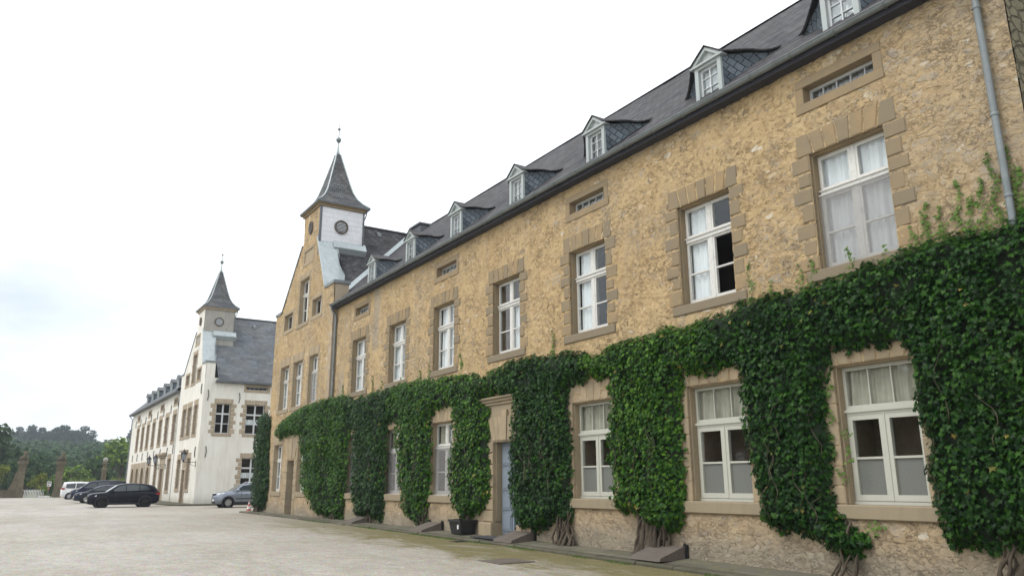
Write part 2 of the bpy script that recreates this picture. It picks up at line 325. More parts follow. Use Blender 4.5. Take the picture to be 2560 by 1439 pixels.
def m_gravel():
    t = NT('beige_gravel'); v = t.co(); g = t.n('NewGeometry'); sp = t.n('SeparateXYZ'); t.l(g.outputs['Position'], sp.inputs[0]); px, py = sp.outputs[0], sp.outputs[1]
    big = t.noise(v, .10, 5, .6); mid = t.noise(t.co((1, .3, 1)), .55, 6, .7); fine = t.noise(v, 13, 5, .85); speck = t.noise(v, 34, 3, .9); peb = t.n('TexVoronoi'); peb.inputs['Scale'].default_value = 30; t.l(v, peb.inputs['Vector'])
    c = t.mix(t.ramp(big, (.35, 0.), (.65, 1.)), (.385, .355, .31), (.49, .47, .43))
    c = t.mix(t.math('MULTIPLY', t.ramp(mid, (.44, 0.), (.66, 1.)), .5), c, (.285, .255, .205))
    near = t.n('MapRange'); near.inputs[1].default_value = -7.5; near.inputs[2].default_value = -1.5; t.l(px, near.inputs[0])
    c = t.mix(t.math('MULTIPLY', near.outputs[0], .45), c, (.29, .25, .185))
    blot = t.noise(t.co((1, .7, 1)), 3.4, 6, .75); c = t.mix(t.math('MULTIPLY', t.ramp(blot, (.40, 1.), (.54, 0.)), .34), c, (.255, .23, .185)); c = t.mix(t.math('MULTIPLY', t.ramp(blot, (.56, 0.), (.70, 1.)), .35), c, (.60, .575, .53))
    c = t.mix(.5, c, t.mix(.5, peb.outputs['Color'], (.5, .5, .5)), 'OVERLAY')
    c = t.mix(t.math('MULTIPLY', t.ramp(fine, (.30, 1.), (.46, 0.)), .6), c, (.17, .145, .11))
    c = t.mix(t.math('MULTIPLY', t.ramp(speck, (.62, 0.), (.72, 1.)), .65), c, (.72, .70, .66)); c = t.mix(t.math('MULTIPLY', t.ramp(speck, (.28, 1.), (.38, 0.)), .6), c, (.15, .13, .10))
    # green-yellow moss along the kerb, thinning out into the yard
    edge = t.n('MapRange'); edge.inputs[1].default_value = -4.6; edge.inputs[2].default_value = -1.2; t.l(px, edge.inputs[0])
    fade = t.n('MapRange'); fade.inputs[1].default_value = 42; fade.inputs[2].default_value = 24; t.l(py, fade.inputs[0])
    mn = t.noise(t.co((1, .42, 1)), .9, 8, .72, .5); mk = t.math('ADD', t.math('MULTIPLY', t.math('POWER', edge.outputs[0], .8), .36), mn)
    mk = t.ramp(mk, (.61, 0.), (.78, .9)); mk = t.math('MULTIPLY', t.math('MULTIPLY', mk, fade.outputs[0]), t.ramp(fine, (.30, .45), (.5, 1.)))
    c = t.mix(mk, c, t.mix(t.noise(v, 2.5, 5), (.095, .088, .025), (.215, .18, .065)))
    nb = t.bump(speck, .5, .015, t.bump(fine, .5, .03))
    return t.done(c, .95, nb, spec=.2)
def m_paving():
    t = NT('old_paving_stone'); v = t.co(); x = t.n('TexBrick'); t.l(t.co((1,1,1), 'Object', (0,0,R(90))), x.inputs['Vector'])
    x.offset = .37; x.inputs['Scale'].default_value = 1; x.inputs['Brick Width'].default_value = 1.15; x.inputs['Row Height'].default_value = .47
    x.inputs['Mortar Size'].default_value = .012; x.inputs['Color1'].default_value = (.105, .098, .08, 1); x.inputs['Color2'].default_value = (.17, .155, .125, 1); x.inputs['Mortar'].default_value = (.085, .085, .05, 1)
    f = t.noise(v, 2.4, 6, .7); g = t.noise(v, 24, 4, .7); c = t.mix(t.ramp(f, (.42, 0.), (.65, .6)), x.outputs['Color'], (.17, .17, .085)); c = t.mix(.4, c, t.ramp(g, (.3, .3), (.7, .7)), 'OVERLAY')
    return t.done(c, .9, t.bump(g, .4, .01, t.bump(x.outputs['Fac'], -.5, .02)), spec=.25)

M = dict(
 render=m_plaster(), oldwall=m_oldwall(), whitewall=m_whitewall(),
 stone=m_stone('tan_sandstone', (.225, .185, .125), (.35, .25, .135)), palestone=m_stone('pale_sandstone', (.32, .26, .175), (.43, .335, .215)),
 wstone=m_stone('brown_grey_sandstone', (.38, .31, .225), (.47, .385, .28)), gatestone=m_stone('mossy_gate_stone', (.095, .08, .055), (.20, .165, .11), (.04, .037, .027)),
 dstone=m_stone('grey_hatch_stone', (.14, .118, .10), (.165, .14, .118), (.075, .065, .055)),
 slate=m_slate('dark_slate', (.034, .034, .040), (.098, .094, .102), (.012, .012, .014), .26, .19, mf=.22, mottle=(.13, .12, .10)), slate2=m_slate('blue_grey_slate', (.12, .135, .155), (.17, .185, .20), (.06, .065, .07), .28, .16),
 spireslate=m_slate('mottled_spire_slate', (.075, .08, .09), (.145, .148, .155), (.03, .03, .033), .24, .17, 0, 'UV', (.19, .175, .13), .35),
 cheek=m_slate('blue_slate_cheek', (.10, .125, .15), (.165, .195, .225), (.010, .011, .016), .22, .15, R(38), 'UV', (.18, .2, .22), .3),
 zinc=m_zinc(), lead=m_zinc('pale_zinc_sheet', (.40, .45, .46), (.50, .55, .56)), dzinc=m_zinc('dark_zinc', (.09, .10, .11), (.14, .15, .16)),
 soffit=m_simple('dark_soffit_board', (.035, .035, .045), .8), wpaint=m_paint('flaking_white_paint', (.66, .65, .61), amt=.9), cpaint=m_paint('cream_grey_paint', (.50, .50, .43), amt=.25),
 gpaint=m_paint('grey_white_paint', (.60, .62, .63), amt=.15), dpaint=m_paint('dormer_pale_paint', (.40, .44, .43), amt=.4), bluedoor=m_paint('blue_grey_door_paint', (.225, .265, .315), (.14, .16, .19), .5),
 darkdoor=m_paint('dark_blue_door_paint', (.10, .12, .16), amt=.2), browndoor=m_paint('brown_door_paint', (.22, .16, .115), amt=.3),
 glass=m_glass(), screen=m_screen(), curtain=m_curtain(), beige=m_simple('beige_blind', (.50, .46, .37), .9), greyblind=m_simple('grey_blind', (.34, .34, .33), .9), frost=m_simple('frosted_film', (.165, .17, .155), .35, 0, .12, 40),
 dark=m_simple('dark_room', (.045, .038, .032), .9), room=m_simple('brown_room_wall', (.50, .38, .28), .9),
 tile=m_simple('white_slate_tile', (.72, .72, .74), .5, 0, .07, 3), greyplaster=m_stone('stained_grey_render', (.36, .345, .31), (.38, .365, .325), (.14, .135, .12)),
 iron=m_simple('black_iron', (.03, .03, .032), .5, .5), ironlight=m_simple('lantern_glass', (.35, .38, .42), .2),
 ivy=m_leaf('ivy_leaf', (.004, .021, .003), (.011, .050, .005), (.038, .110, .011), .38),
 ivyyellow=m_leaf('yellowish_ivy_leaf', (.009, .042, .003), (.026, .092, .006), (.088, .195, .015), .42), shoot=m_leaf('young_ivy_leaf', (.07, .14, .03), (.12, .21, .05), (.19, .27, .07), .5),  # the lighter ivy columns have younger, yellower green leaves
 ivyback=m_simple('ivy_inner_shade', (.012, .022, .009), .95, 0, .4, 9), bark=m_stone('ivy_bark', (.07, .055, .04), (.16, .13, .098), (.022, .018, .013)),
 gravel=m_gravel(), paving=m_paving(), kerb=m_stone('mossy_kerb_stone', (.095, .088, .062), (.15, .135, .10), (.04, .045, .018)),
 earth=m_simple('dry_grass_ground', (.13, .15, .06), .95), plastic=m_simple('black_plastic', (.018, .018, .02), .45), mat=m_simple('dark_rubber_mat', (.045, .045, .05), .9), white=m_simple('white_board', (.8, .8, .8), .5),
 tyre=m_simple('tyre_rubber', (.009, .009, .010), .9, spec=.2), rim=m_simple('alloy_rim', (.55, .56, .57), .3, .8, .05), blackrim=m_simple('black_rim', (.012, .012, .014), .4, .2, spec=.3),
 carglass=m_simple('tinted_car_glass', (.045, .058, .066), .05, 0, .05, 1, .55), lampglass=m_simple('headlamp_glass', (.65, .68, .7), .12), red=m_simple('red_lamp', (.35, .015, .015), .2), trim=m_simple('black_trim', (.014, .014, .016), .6, spec=.25),
 chrome=m_simple('chrome', (.7, .7, .7), .15, 1, .02), carblack=m_carpaint('black_blue_paint', (.006, .007, .013), 0), cargrey=m_carpaint('dark_grey_blue_paint', (.022, .025, .042), 0), carblue=m_carpaint('dark_navy_paint', (.015, .018, .042), 0),
 carwhite=m_carpaint('white_car_paint', (.80, .81, .82), 0), carsilver=m_carpaint('grey_silver_paint', (.26, .29, .34), .55, .32), orange=m_simple('faded_red_cone', (.50, .17, .14), .7), conewhite=m_simple('cone_white', (.78, .75, .72), .6),
)
def m_tree(name, d, m_, l): return m_leaf(name, d, m_, l, .6, l)
M.update(t_forest=m_tree('forest_leaf', (.022, .052, .024), (.040, .084, .034), (.078, .132, .045)), t_pine=m_tree('pine_needle', (.016, .032, .022), (.028, .05, .03), (.045, .072, .038)),
 t_green=m_tree('bright_tree_leaf', (.065, .12, .025), (.13, .215, .04), (.22, .31, .06)), t_dark=m_tree('dark_tree_leaf', (.018, .04, .014), (.034, .07, .022), (.06, .105, .032)),
 t_yellow=m_tree('yellow_green_leaf', (.09, .12, .02), (.17, .2, .03), (.27, .29, .05)), t_trunk=m_stone('tree_bark', (.10, .08, .06), (.15, .12, .09), (.04, .035, .03)))

# ------------------------------------------------------------------ ground
GY = [-400, 0, 5, 11, 18, 28, 43, 64, 80, 95, 112, 200, 3000]; GZ = [-.3, -.25, -.215, -.17, -.09, -.025, 0., -.01, .02, .03, .08, .05, .0]
def gz(y): return float(np.interp(y, GY, GZ))
def grid_ground(name, xs, ys, dz, mat):
    X, Y = np.meshgrid(np.array(xs, float), np.array(ys, float)); Z = np.interp(Y, GY, GZ) + dz
    V = np.stack([X.ravel(), Y.ravel(), Z.ravel()], 1); nx, ny = len(xs), len(ys)
    i = np.arange((ny-1)*nx).reshape(ny-1, nx)[:, :-1].ravel(); F = np.stack([i, i+1, i+1+nx, i+nx], 1)
    return quads_mesh(name, V, F, mat)
struct(grid_ground('ground', [-420, -300, -60, 0, 60, 300, 420], [-120, 0, 5, 11, 18, 28, 43, 64, 80, 95, 112, 200, 400, 700], -.03, M['earth']))
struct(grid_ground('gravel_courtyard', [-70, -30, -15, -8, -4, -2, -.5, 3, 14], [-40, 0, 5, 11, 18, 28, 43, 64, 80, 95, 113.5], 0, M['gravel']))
PY = [3, 4.9, 8.9, 12.7, 20, 28, 44, 46.6]; PW = [-.1, -.075, -.035, .015, .05, .065, .075, .075]; PE = [-.165, -.15, -.12, -.075, -.005, .045, .065, .065]
def pav_z(x, y): return float(np.interp(y, PY, PW) + (np.interp(y, PY, PE)-np.interp(y, PY, PW))*min(1, max(0, -x/.95)))
ys = np.linspace(3.0, 46.6, 60); v = []; f = []
for y in ys:
    w, e_ = np.interp(y, PY, PW), np.interp(y, PY, PE)
    v += [(.3, y, w+.01), (-.70, y, e_+.008)]
f = [(2*i, 2*i+2, 2*i+3, 2*i+1) for i in range(59)]
me = bpy.data.meshes.new('pavement'); me.from_pydata(v, [], f); struct(link('pavement', me, M['paving']))
mb = MB(); y = 3.0
while y < 46.6:
    L = random.uniform(.8, 1.35); y2 = min(y+L, 46.62); e0 = float(np.interp((y+y2)/2, PY, PE))+random.uniform(-.006, .008); xo = -.95+random.uniform(-.03, .02)
    zz = [float(np.interp(t, PY, PE))+random.uniform(-.004, .006) for t in (y, y2)]
    c = .03; yy = (y+.008, y2-.008)
    vs = []
    for k in (0, 1):
        vs += [(-.705, yy[k], zz[k]-.4), (-.705, yy[k], zz[k]+.006), (xo+c, yy[k], zz[k]), (xo, yy[k], zz[k]-c), (xo-.01, yy[k], zz[k]-.4)]
    mb.add(vs, [(0,1,2,3,4), (9,8,7,6,5)]+[(i, i+5, (i+1)%5+5, (i+1)%5) for i in range(5)]); y = y2
struct(mb.build('kerb', M['kerb']))

# ------------------------------------------------------------------ wall sheets
def axis(a, b, step, extra):
    e = sorted(set([a, b]+[x for x in extra if a < x < b])); o = []
    for p, q in zip(e[:-1], e[1:]): o += list(np.linspace(p, q, max(1, int(round((q-p)/step)))+1)[:-1])
    return np.array(o+[b])
def wall_sheet(mb_, pos, ua, ub, za, zb, holes, step, rough=1., cuts=(), seed=0, expo_bias=None, base=0., grey=None):
    """displaced wall sheet in (u, z); pos(u, d, z) -> world; holes are (u0,u1,z0,z1); collects into the dict mb_"""
    U = axis(ua, ub, step, [h[0] for h in holes]+[h[1] for h in holes]); Z = axis(za, zb, step, [h[2] for h in holes]+[h[3] for h in holes])
    X, Y = np.meshgrid(U, Z); nx, ny = len(U), len(Z)
    wx = X + .12*(fbm(X*3, Y*3, 3, seed+3)-.5); wy = Y + .10*(fbm(X*3+7, Y*3, 3, seed+4)-.5)
    f1, f2, idr = voro(wx/.33, wy/.17, seed); ed = ss(.04, .22, f2-f1)
    m = fbm(X*.55, Y*.8, 4, seed+20) + .25*(fbm(X*3.5, Y*4.5, 3, seed+21)-.5)
    if expo_bias is not None: m = m + expo_bias(X, Y)
    m = ss(.51, .63, m); hs = (.012+.010*ed*(.55+.8*idr)+.012*(fbm(X*6, Y*7, 3, seed+37)-.5))
    n1 = fbm(X*5, Y*6, 5, seed+30); pits = ss(.40, .30, fbm(X*12, Y*15, 3, seed+31)); rid = np.abs(fbm(X*3.1, Y*5.4, 4, seed+33)-.5)
    hp = .018 + .052*(n1-.5) - .016*pits - .016*ss(.035, .0, rid)
    h = (hp*(1-m)+hs*m)*rough; n3 = np.abs(fbm(X*6.3+9, Y*9.1, 3, seed+35)-.5); pit = np.maximum(np.maximum(.8*pits, ss(.035, .0, rid)), .75*ss(.03, .0, n3))*(1-m) + m*ss(.10, .02, f2-f1)*.9
    wmask = (h2(np.floor(wx/.33*1.0), np.floor(wy/.17), seed+77) > .965)*ss(.34, .22, f1)
    dirt = ss(.75, .05, Y + .5*(fbm(X*1.5, Y*1.2, 4, seed+50)-.5))
    g = grey(X, Y) if grey is not None else np.zeros_like(X)
    P = pos(X.ravel(), (-h).ravel(), Y.ravel()); b = sum(len(a) for a in mb_['v'])
    i = (np.arange(ny-1)[:, None]*nx + np.arange(nx-1)[None]).ravel()
    cu = ((U[:-1]+U[1:])/2)[None].repeat(ny-1, 0).ravel(); cz = ((Z[:-1]+Z[1:])/2)[:, None].repeat(nx-1, 1).ravel(); keep = np.ones(len(i), bool)
    for a, b2, c, d in holes: keep &= ~((cu > a) & (cu < b2) & (cz > c) & (cz < d))
    # slanted cuts: clamp the vertices of cells that cross the line onto it
    for (p, q, side) in cuts:
        dn = np.array([-(q[1]-p[1]), q[0]-p[0]]); dn = dn/np.linalg.norm(dn)*side
        sdist = (X.ravel()-p[0])*dn[0] + (Y.ravel()-p[1])*dn[1]
        inside = sdist >= 0; F4 = np.stack([i, i+1, i+1+nx, i+nx], 1); keep &= inside[F4].any(1)
        tmp = np.where(inside, 0, sdist); XX = X.ravel()-tmp*dn[0]; YY = Y.ravel()-tmp*dn[1]
        X = XX.reshape(X.shape); Y = YY.reshape(Y.shape); P = pos(X.ravel(), (-h).ravel(), Y.ravel())
    F = np.stack([i, i+1, i+1+nx, i+nx], 1)[keep] + b
    mb_['v'].append(P); mb_['f'].append(F)
    for k, a in (('pit', pit), ('tint', idr), ('expo', m*ss(.02, .14, f2-f1)), ('white', wmask), ('dirt', dirt), ('grey', g)): mb_[k].append(a.ravel())
def new_sheet(): return dict(v=[], f=[], pit=[], tint=[], expo=[], white=[], dirt=[], grey=[])
def end_sheet(name, s, mat, parent, smooth=False):
    at = {k: ('POINT', np.concatenate(s[k])) for k in ('pit', 'tint', 'expo', 'white', 'dirt', 'grey')}
    return quads_mesh(name, np.concatenate(s['v']), np.concatenate(s['f']), mat, parent, at, smooth=smooth)
def face_w(x0): return lambda u, d, z: np.stack([x0+d, u, z], 1)            # facade that looks to -x; u is world y
def face_s(y0): return lambda u, d, z: np.stack([u, y0+d, z], 1)            # wall that looks to -y; u is world x

# ------------------------------------------------------------------ windows
RW, RS = R(-90), 0.
def blockset(w, h, lint=.45, over=.28, qa=.42, qb=.29, sill=.22, dd=.2, nv=7, seed=0, proud=.036, sillproud=.055, quoin=True):
    rn = random.Random(seed); mb = MB(); hw = w/2
    J = lambda: rn.uniform(-.005, .007)
    tops = np.linspace(-hw-over, hw+over, nv+1); bots = np.linspace(-hw-.26*over*1.0-.08, hw+.26*over+.08, nv+1)
    for k in range(nv):
        a0, a1, b0, b1 = tops[k]+.013, tops[k+1]-.013, bots[k]+.013, bots[k+1]-.013
        if k == 0: b0 = tops[0]+.02
        if k == nv-1: b1 = tops[-1]-.02
        p = -proud+J(); c = .018; t1 = h+lint
        mb.add([(b0+c,p,h+c),(b1-c,p,h+c),(a1-c,p,t1-c),(a0+c,p,t1-c),(b0,p+c,h),(b1,p+c,h),(a1,p+c,t1),(a0,p+c,t1),(b0,dd,h),(b1,dd,h),(a1,dd,t1),(a0,dd,t1)],
               [(0,1,2,3),(0,4,5,1),(1,5,6,2),(2,6,7,3),(3,7,4,0),(4,8,9,5),(5,9,10,6),(6,10,11,7),(7,11,8,4),(8,11,10,9)])
    n = max(3, int(round(h/.335))); n += 1-n % 2
    for s in (-1, 1):
        hs = [rn.uniform(.8, 1.2) for _ in range(n)]; t = sum(hs); z = 0
        for k in range(n):
            z2 = z+hs[k]/t*h; L = (qa if k % 2 == 0 else qb)+rn.uniform(-.03, .03); p = -proud+J()
            x0, x1 = (hw, hw+L) if s > 0 else (-hw-L, -hw)
            if quoin: mb.cbox(x0, x1, p, dd, z+.013, z2-.013, .028)
            else: mb.cbox(x0, x1, p, dd, z+.010, z2-.010, .014)
            z = z2
        # recessed bed behind the joints and the moulded arris round the opening
        mb.box(min(s*(hw+.006), s*(hw+.22)), max(s*(hw+.006), s*(hw+.22)), .03, dd-.004, .002, h-.002)
        mb.box(min(s*(hw-.03), s*(hw+.004)), max(s*(hw-.03), s*(hw+.004)), .05, dd-.008, .001, h-.03)
    mb.box(-hw-.02, hw+.02, .052, dd-.006, h-.03, h+.02)
    if sill: mb.cbox(-hw-over-.02, hw+over+.02, -sillproud, dd+.05, -sill, -.002, .02)
    return mb
def plainset(w, h, m=.18, dd=.2, proud=.03, bot=.2):
    mb = MB(); hw = w/2
    mb.cbox(-hw-m, hw+m, -proud, dd, h, h+m, .008); mb.cbox(-hw-m-.01, hw+m+.01, -proud-.01, dd, -bot, 0, .008)
    mb.cbox(-hw-m, -hw, -proud+.003, dd, .003, h-.003, .006); mb.cbox(hw, hw+m, -proud+.003, dd, .003, h-.003, .006); return mb
def frame_mb(w, h, style):
    mb = MB(); hw = w/2; y0 = 0
    B = lambda a, b, c, d, p=0, t=.06: mb.box(a, b, -p, t, c, d)
    fr = .055
    B(-hw, -hw+fr, 0, h); B(hw-fr, hw, 0, h); B(-hw+fr, hw-fr, 0, fr+.01); B(-hw+fr, hw-fr, h-fr, h)
    panes = []
    if style == 'upper':
        tz = h*.655
        B(-hw+fr, hw-fr, tz-.05, tz+.05, .045); B(-hw-.0, hw, tz+.035, tz+.055, .075)
        for a, b in ((fr+.01, tz-.05), (tz+.055, h-fr)): B(-.05, .05, a, b, .018)
        for s in (-1, 1):
            x0, x1 = (-hw+fr, -.05) if s < 0 else (.05, hw-fr)
            for a, b, low in ((fr+.01, tz-.05, 1), (tz+.055, h-fr, 0)):
                k = .05; B(x0, x0+k, a, b, .008); B(x1-k, x1, a, b, .008); B(x0+k, x1-k, a, a+k+.015, .008); B(x0+k, x1-k, b-k, b, .008)
                if low: mz = a+(b-a)*.47; B(x0+k, x1-k, mz-.018, mz+.018, .004)
                panes.append((x0+k, x1-k, a+k, b-k))
    elif style == 'ground':
        tz = h*.66
        B(-hw+fr, hw-fr, tz-.065, tz+.065, .03); B(-hw, hw, tz-.02, tz+.03, .06)
        k = .04; a, b = tz+.065, h-fr; B(-hw+fr, hw-fr, a, a+k, .01); B(-hw+fr, hw-fr, b-k, b, .01); B(-hw+fr, -hw+fr+k, a+k, b-k, .01); B(hw-fr-k, hw-fr, a+k, b-k, .01)
        for q in (-1, 1): B(q*(hw-.1)/3-.011, q*(hw-.1)/3+.011, a+k, b-k, .005)
        panes.append((-hw+fr+k, hw-fr-k, a+k, b-k))
        B(-hw-.002, hw+.002, 0, .05, .03)
        for s in (-1, 1):
            x0, x1 = (-hw+fr, -.008) if s < 0 else (.008, hw-fr); a, b = fr+.01, tz-.065; k = .09
            B(x0, x0+k, a, b, .02); B(x1-k, x1, a, b, .02); B(x0+k, x1-k, a, a+k+.01, .02); B(x0+k, x1-k, b-k, b, .02)
            mz = a+(b-a)*.49; B(x0+k, x1-k, mz-.02, mz+.02, .012); panes.append((x0+k, x1-k, a+k, b-k))
        B(-.02, .02, fr+.01, tz-.065, .032)
    elif style == 'mini':
        n = 5
        for k in range(1, n): x = -hw+w*k/n; B(x-.009, x+.009, fr, h-fr, 0, .04)
        panes.append((-hw+fr, hw-fr, fr, h-fr))
    elif style == 'cross':
        tz = h*.66; k = .03; B(-hw+fr, -hw+fr+k, fr, h-fr, .006); B(hw-fr-k, hw-fr, fr, h-fr, .006); B(-.06, .06, fr, h-fr, .01); B(-hw+fr+k, -.06, tz-.06, tz+.06, .02); B(.06, hw-fr-k, tz-.06, tz+.06, .02)
        mz = tz*.5; B(-hw+fr+k, -.06, mz-.025, mz+.025); B(.06, hw-fr-k, mz-.025, mz+.025); panes.append((-hw+fr, hw-fr, fr, h-fr))
    elif style == 'small':
        B(-.03, .03, fr, h-fr, .01); panes.append((-hw+fr, hw-fr, fr, h-fr))
    elif style == 'dormer':
        B(-.014, .014, fr, h-fr, .005)
        for q in (1, 2): B(-hw+fr, -.014, h*q/3-.008, h*q/3+.008); B(.014, hw-fr, h*q/3-.008, h*q/3+.008)
        panes.append((-hw+fr, hw-fr, fr, h-fr))
    return mb, panes
MESH = {}
def cached(key, name, mat, parent, make, loc=None, rotz=None, smooth=False):
    if key not in MESH: o = make().build(name, mat, parent, loc, rotz, smooth); MESH[key] = o.data; return o
    o = bpy.data.objects.new(name, MESH[key]); C.objects.link(o); o.parent = parent
    if loc is not None: o.location = loc
    if rotz is not None: o.rotation_euler = (0,0,rotz)
    return o
def curtain_mb(x0, x1, z0, z1, seed=0, gather=1.):
    rn = random.Random(seed); mb = MB(); n = max(8, int((x1-x0)*40)); ph = rn.uniform(0, 6); fr = rn.uniform(34, 46); rows = 6; vs = []
    for r_ in range(rows+1):
        t = r_/rows; z = z0+(z1-z0)*t
        for k in range(n+1):
            x = x0+(x1-x0)*k/n; xx = x + .012*math.sin(x*9+ph+t*2)*(1-t)
            vs.append((xx, .028*math.sin(x*fr+ph+.6*math.sin(x*7+t))+.014*math.sin(x*fr*.43+ph*2)+.02*t, z))
    return mb.add(vs, [(r_*(n+1)+k, r_*(n+1)+k+1, (r_+1)*(n+1)+k+1, (r_+1)*(n+1)+k) for r_ in range(rows) for k in range(n)])
def pane_mb(panes):
    mb = MB()
    for a, b, c, d in panes: mb.box(a, b, .024, .032, c, d)
    return mb
def window(root, loc, rot, w, h, style, mats, rec=.2, sur='quoin', sur_mat='stone', sill=.22, seed=0, curtains=(), frost=False, screen=None, lint=.45, back='dark', open_leaf=False, label=None, qa=.42, qb=.29, sillproud=.055, over=.28):
    """window part: the frame is its own mesh; surround, panes, curtains are sub-parts. local frame: +x right, +y into the wall"""
    c, s = math.cos(rot), math.sin(rot)
    fl = Vector(loc) + Vector((-s*rec, c*rec, 0))
    key = (style, round(w, 2), round(h, 2), mats)
    fm = frame_mb(w, h, style)
    o = cached(('frame',)+key, 'window', M[mats], root, lambda: fm[0], fl, rot)
    if label: o['label'] = label
    def sub(name, key2, mk, mat, off=(0,0,0), sm=False):
        q = cached(key2, name, M[mat], o, mk, off, 0., sm); return q
    if sur == 'quoin': sub('surround', ('sur',)+key+(seed % 4, sur_mat, lint, sill, rec), lambda: blockset(w, h, lint, over, qa, qb, sill, rec+.03, seed=seed % 4, sillproud=sillproud), sur_mat, (0, -rec, 0))
    elif sur == 'flat': sub('surround', ('surf',)+key+(seed % 4, sur_mat, lint, sill, rec), lambda: blockset(w, h, lint, over, qa, qb, sill, rec+.03, seed=seed % 4, proud=.03, sillproud=sillproud, quoin=False), sur_mat, (0, -rec, 0))
    elif sur == 'plain': sub('surround', ('plain',)+key+(sur_mat, rec), lambda: plainset(w, h, dd=rec+.02), sur_mat, (0, -rec, 0))
    ps = fm[1][:]
    if open_leaf: ps = [p for p in ps if not (p[0] > 0 and p[3] < h*.66)]; key = key+('open',)
    if frost:
        lo = []; hi = []
        for a, b, c_, d in ps:
            if d < h*.64: m_ = c_+(d-c_)*.48; lo.append((a, b, c_, m_)); hi.append((a, b, m_, d))
            else: hi.append((a, b, c_, d))
        sub('pane', ('pane', 'hi')+key, lambda: pane_mb(hi), 'glass'); sub('frosted_pane', ('pane', 'lo')+key, lambda: pane_mb(lo), 'frost')
    else: sub('pane', ('pane',)+key, lambda: pane_mb(ps), 'glass')
    for k, (a, b, z0, z1, mat) in enumerate(curtains):
        sub('curtain', ('cur', key, seed, k), lambda: curtain_mb(-w/2+a*w, -w/2+b*w, z0*h, z1*h, seed*7+k), mat, (0, .11, 0), True)
    if screen:
        z1 = h*screen; mb = MB(); mb.add([(-w/2+.02, 0, .02), (w/2-.02, 0, .02), (w/2-.02, 0, z1-.02), (-w/2+.02, 0, z1-.02)], [(0,1,2,3)])
        q = mb.build('insect_screen', M['screen'], o, (0, -.085, 0), 0., fix=False)
        mb = MB(); t = .02
        mb.box(-w/2, -w/2+t, -.006, .012, 0, z1); mb.box(w/2-t, w/2, -.006, .012, 0, z1); mb.box(-w/2+t, w/2-t, -.006, .012, z1-t, z1); mb.box(-w/2+t, w/2-t, -.006, .012, 0, t)
        mb.build('screen_frame', M['wpaint'], o, (0, -.085, 0), 0.)
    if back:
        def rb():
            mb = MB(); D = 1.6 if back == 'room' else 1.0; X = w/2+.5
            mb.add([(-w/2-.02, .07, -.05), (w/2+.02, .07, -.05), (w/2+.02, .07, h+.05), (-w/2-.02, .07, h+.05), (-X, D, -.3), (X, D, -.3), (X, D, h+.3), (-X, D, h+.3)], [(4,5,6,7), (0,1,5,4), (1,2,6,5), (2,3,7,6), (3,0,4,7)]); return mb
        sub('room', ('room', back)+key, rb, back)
    return o

# ------------------------------------------------------------------ roofs, dormers, tower, gable
ROOF_Z0, ROOF_X0, ROOF_K, RIDGE_X = 9.86, -.26, .923, 6.08
def roof_z(x): return ROOF_Z0 + (x-ROOF_X0)*ROOF_K
RIDGE_Z = roof_z(RIDGE_X)
def slope_mesh(name, fn, nu, nv, uvf, mat, parent, wav=.012, seed=0):
    """fn(s,t)->(x,y,z), s,t in 0..1"""
    s, t = np.meshgrid(np.linspace(0, 1, nu), np.linspace(0, 1, nv)); P = np.array([fn(a, b) for a, b in zip(s.ravel(), t.ravel())])
    P[:, 2] += wav*(fbm(P[:, 0]*.8+P[:, 1]*.5, P[:, 1]*.8, 3, seed)-.5)*2
    i = (np.arange(nv-1)[:, None]*nu + np.arange(nu-1)[None]).ravel(); F = np.stack([i, i+1, i+1+nu, i+nu], 1)
    return quads_mesh(name, P, F, mat, parent, uv=np.array([uvf(p) for p in P]), smooth=True)
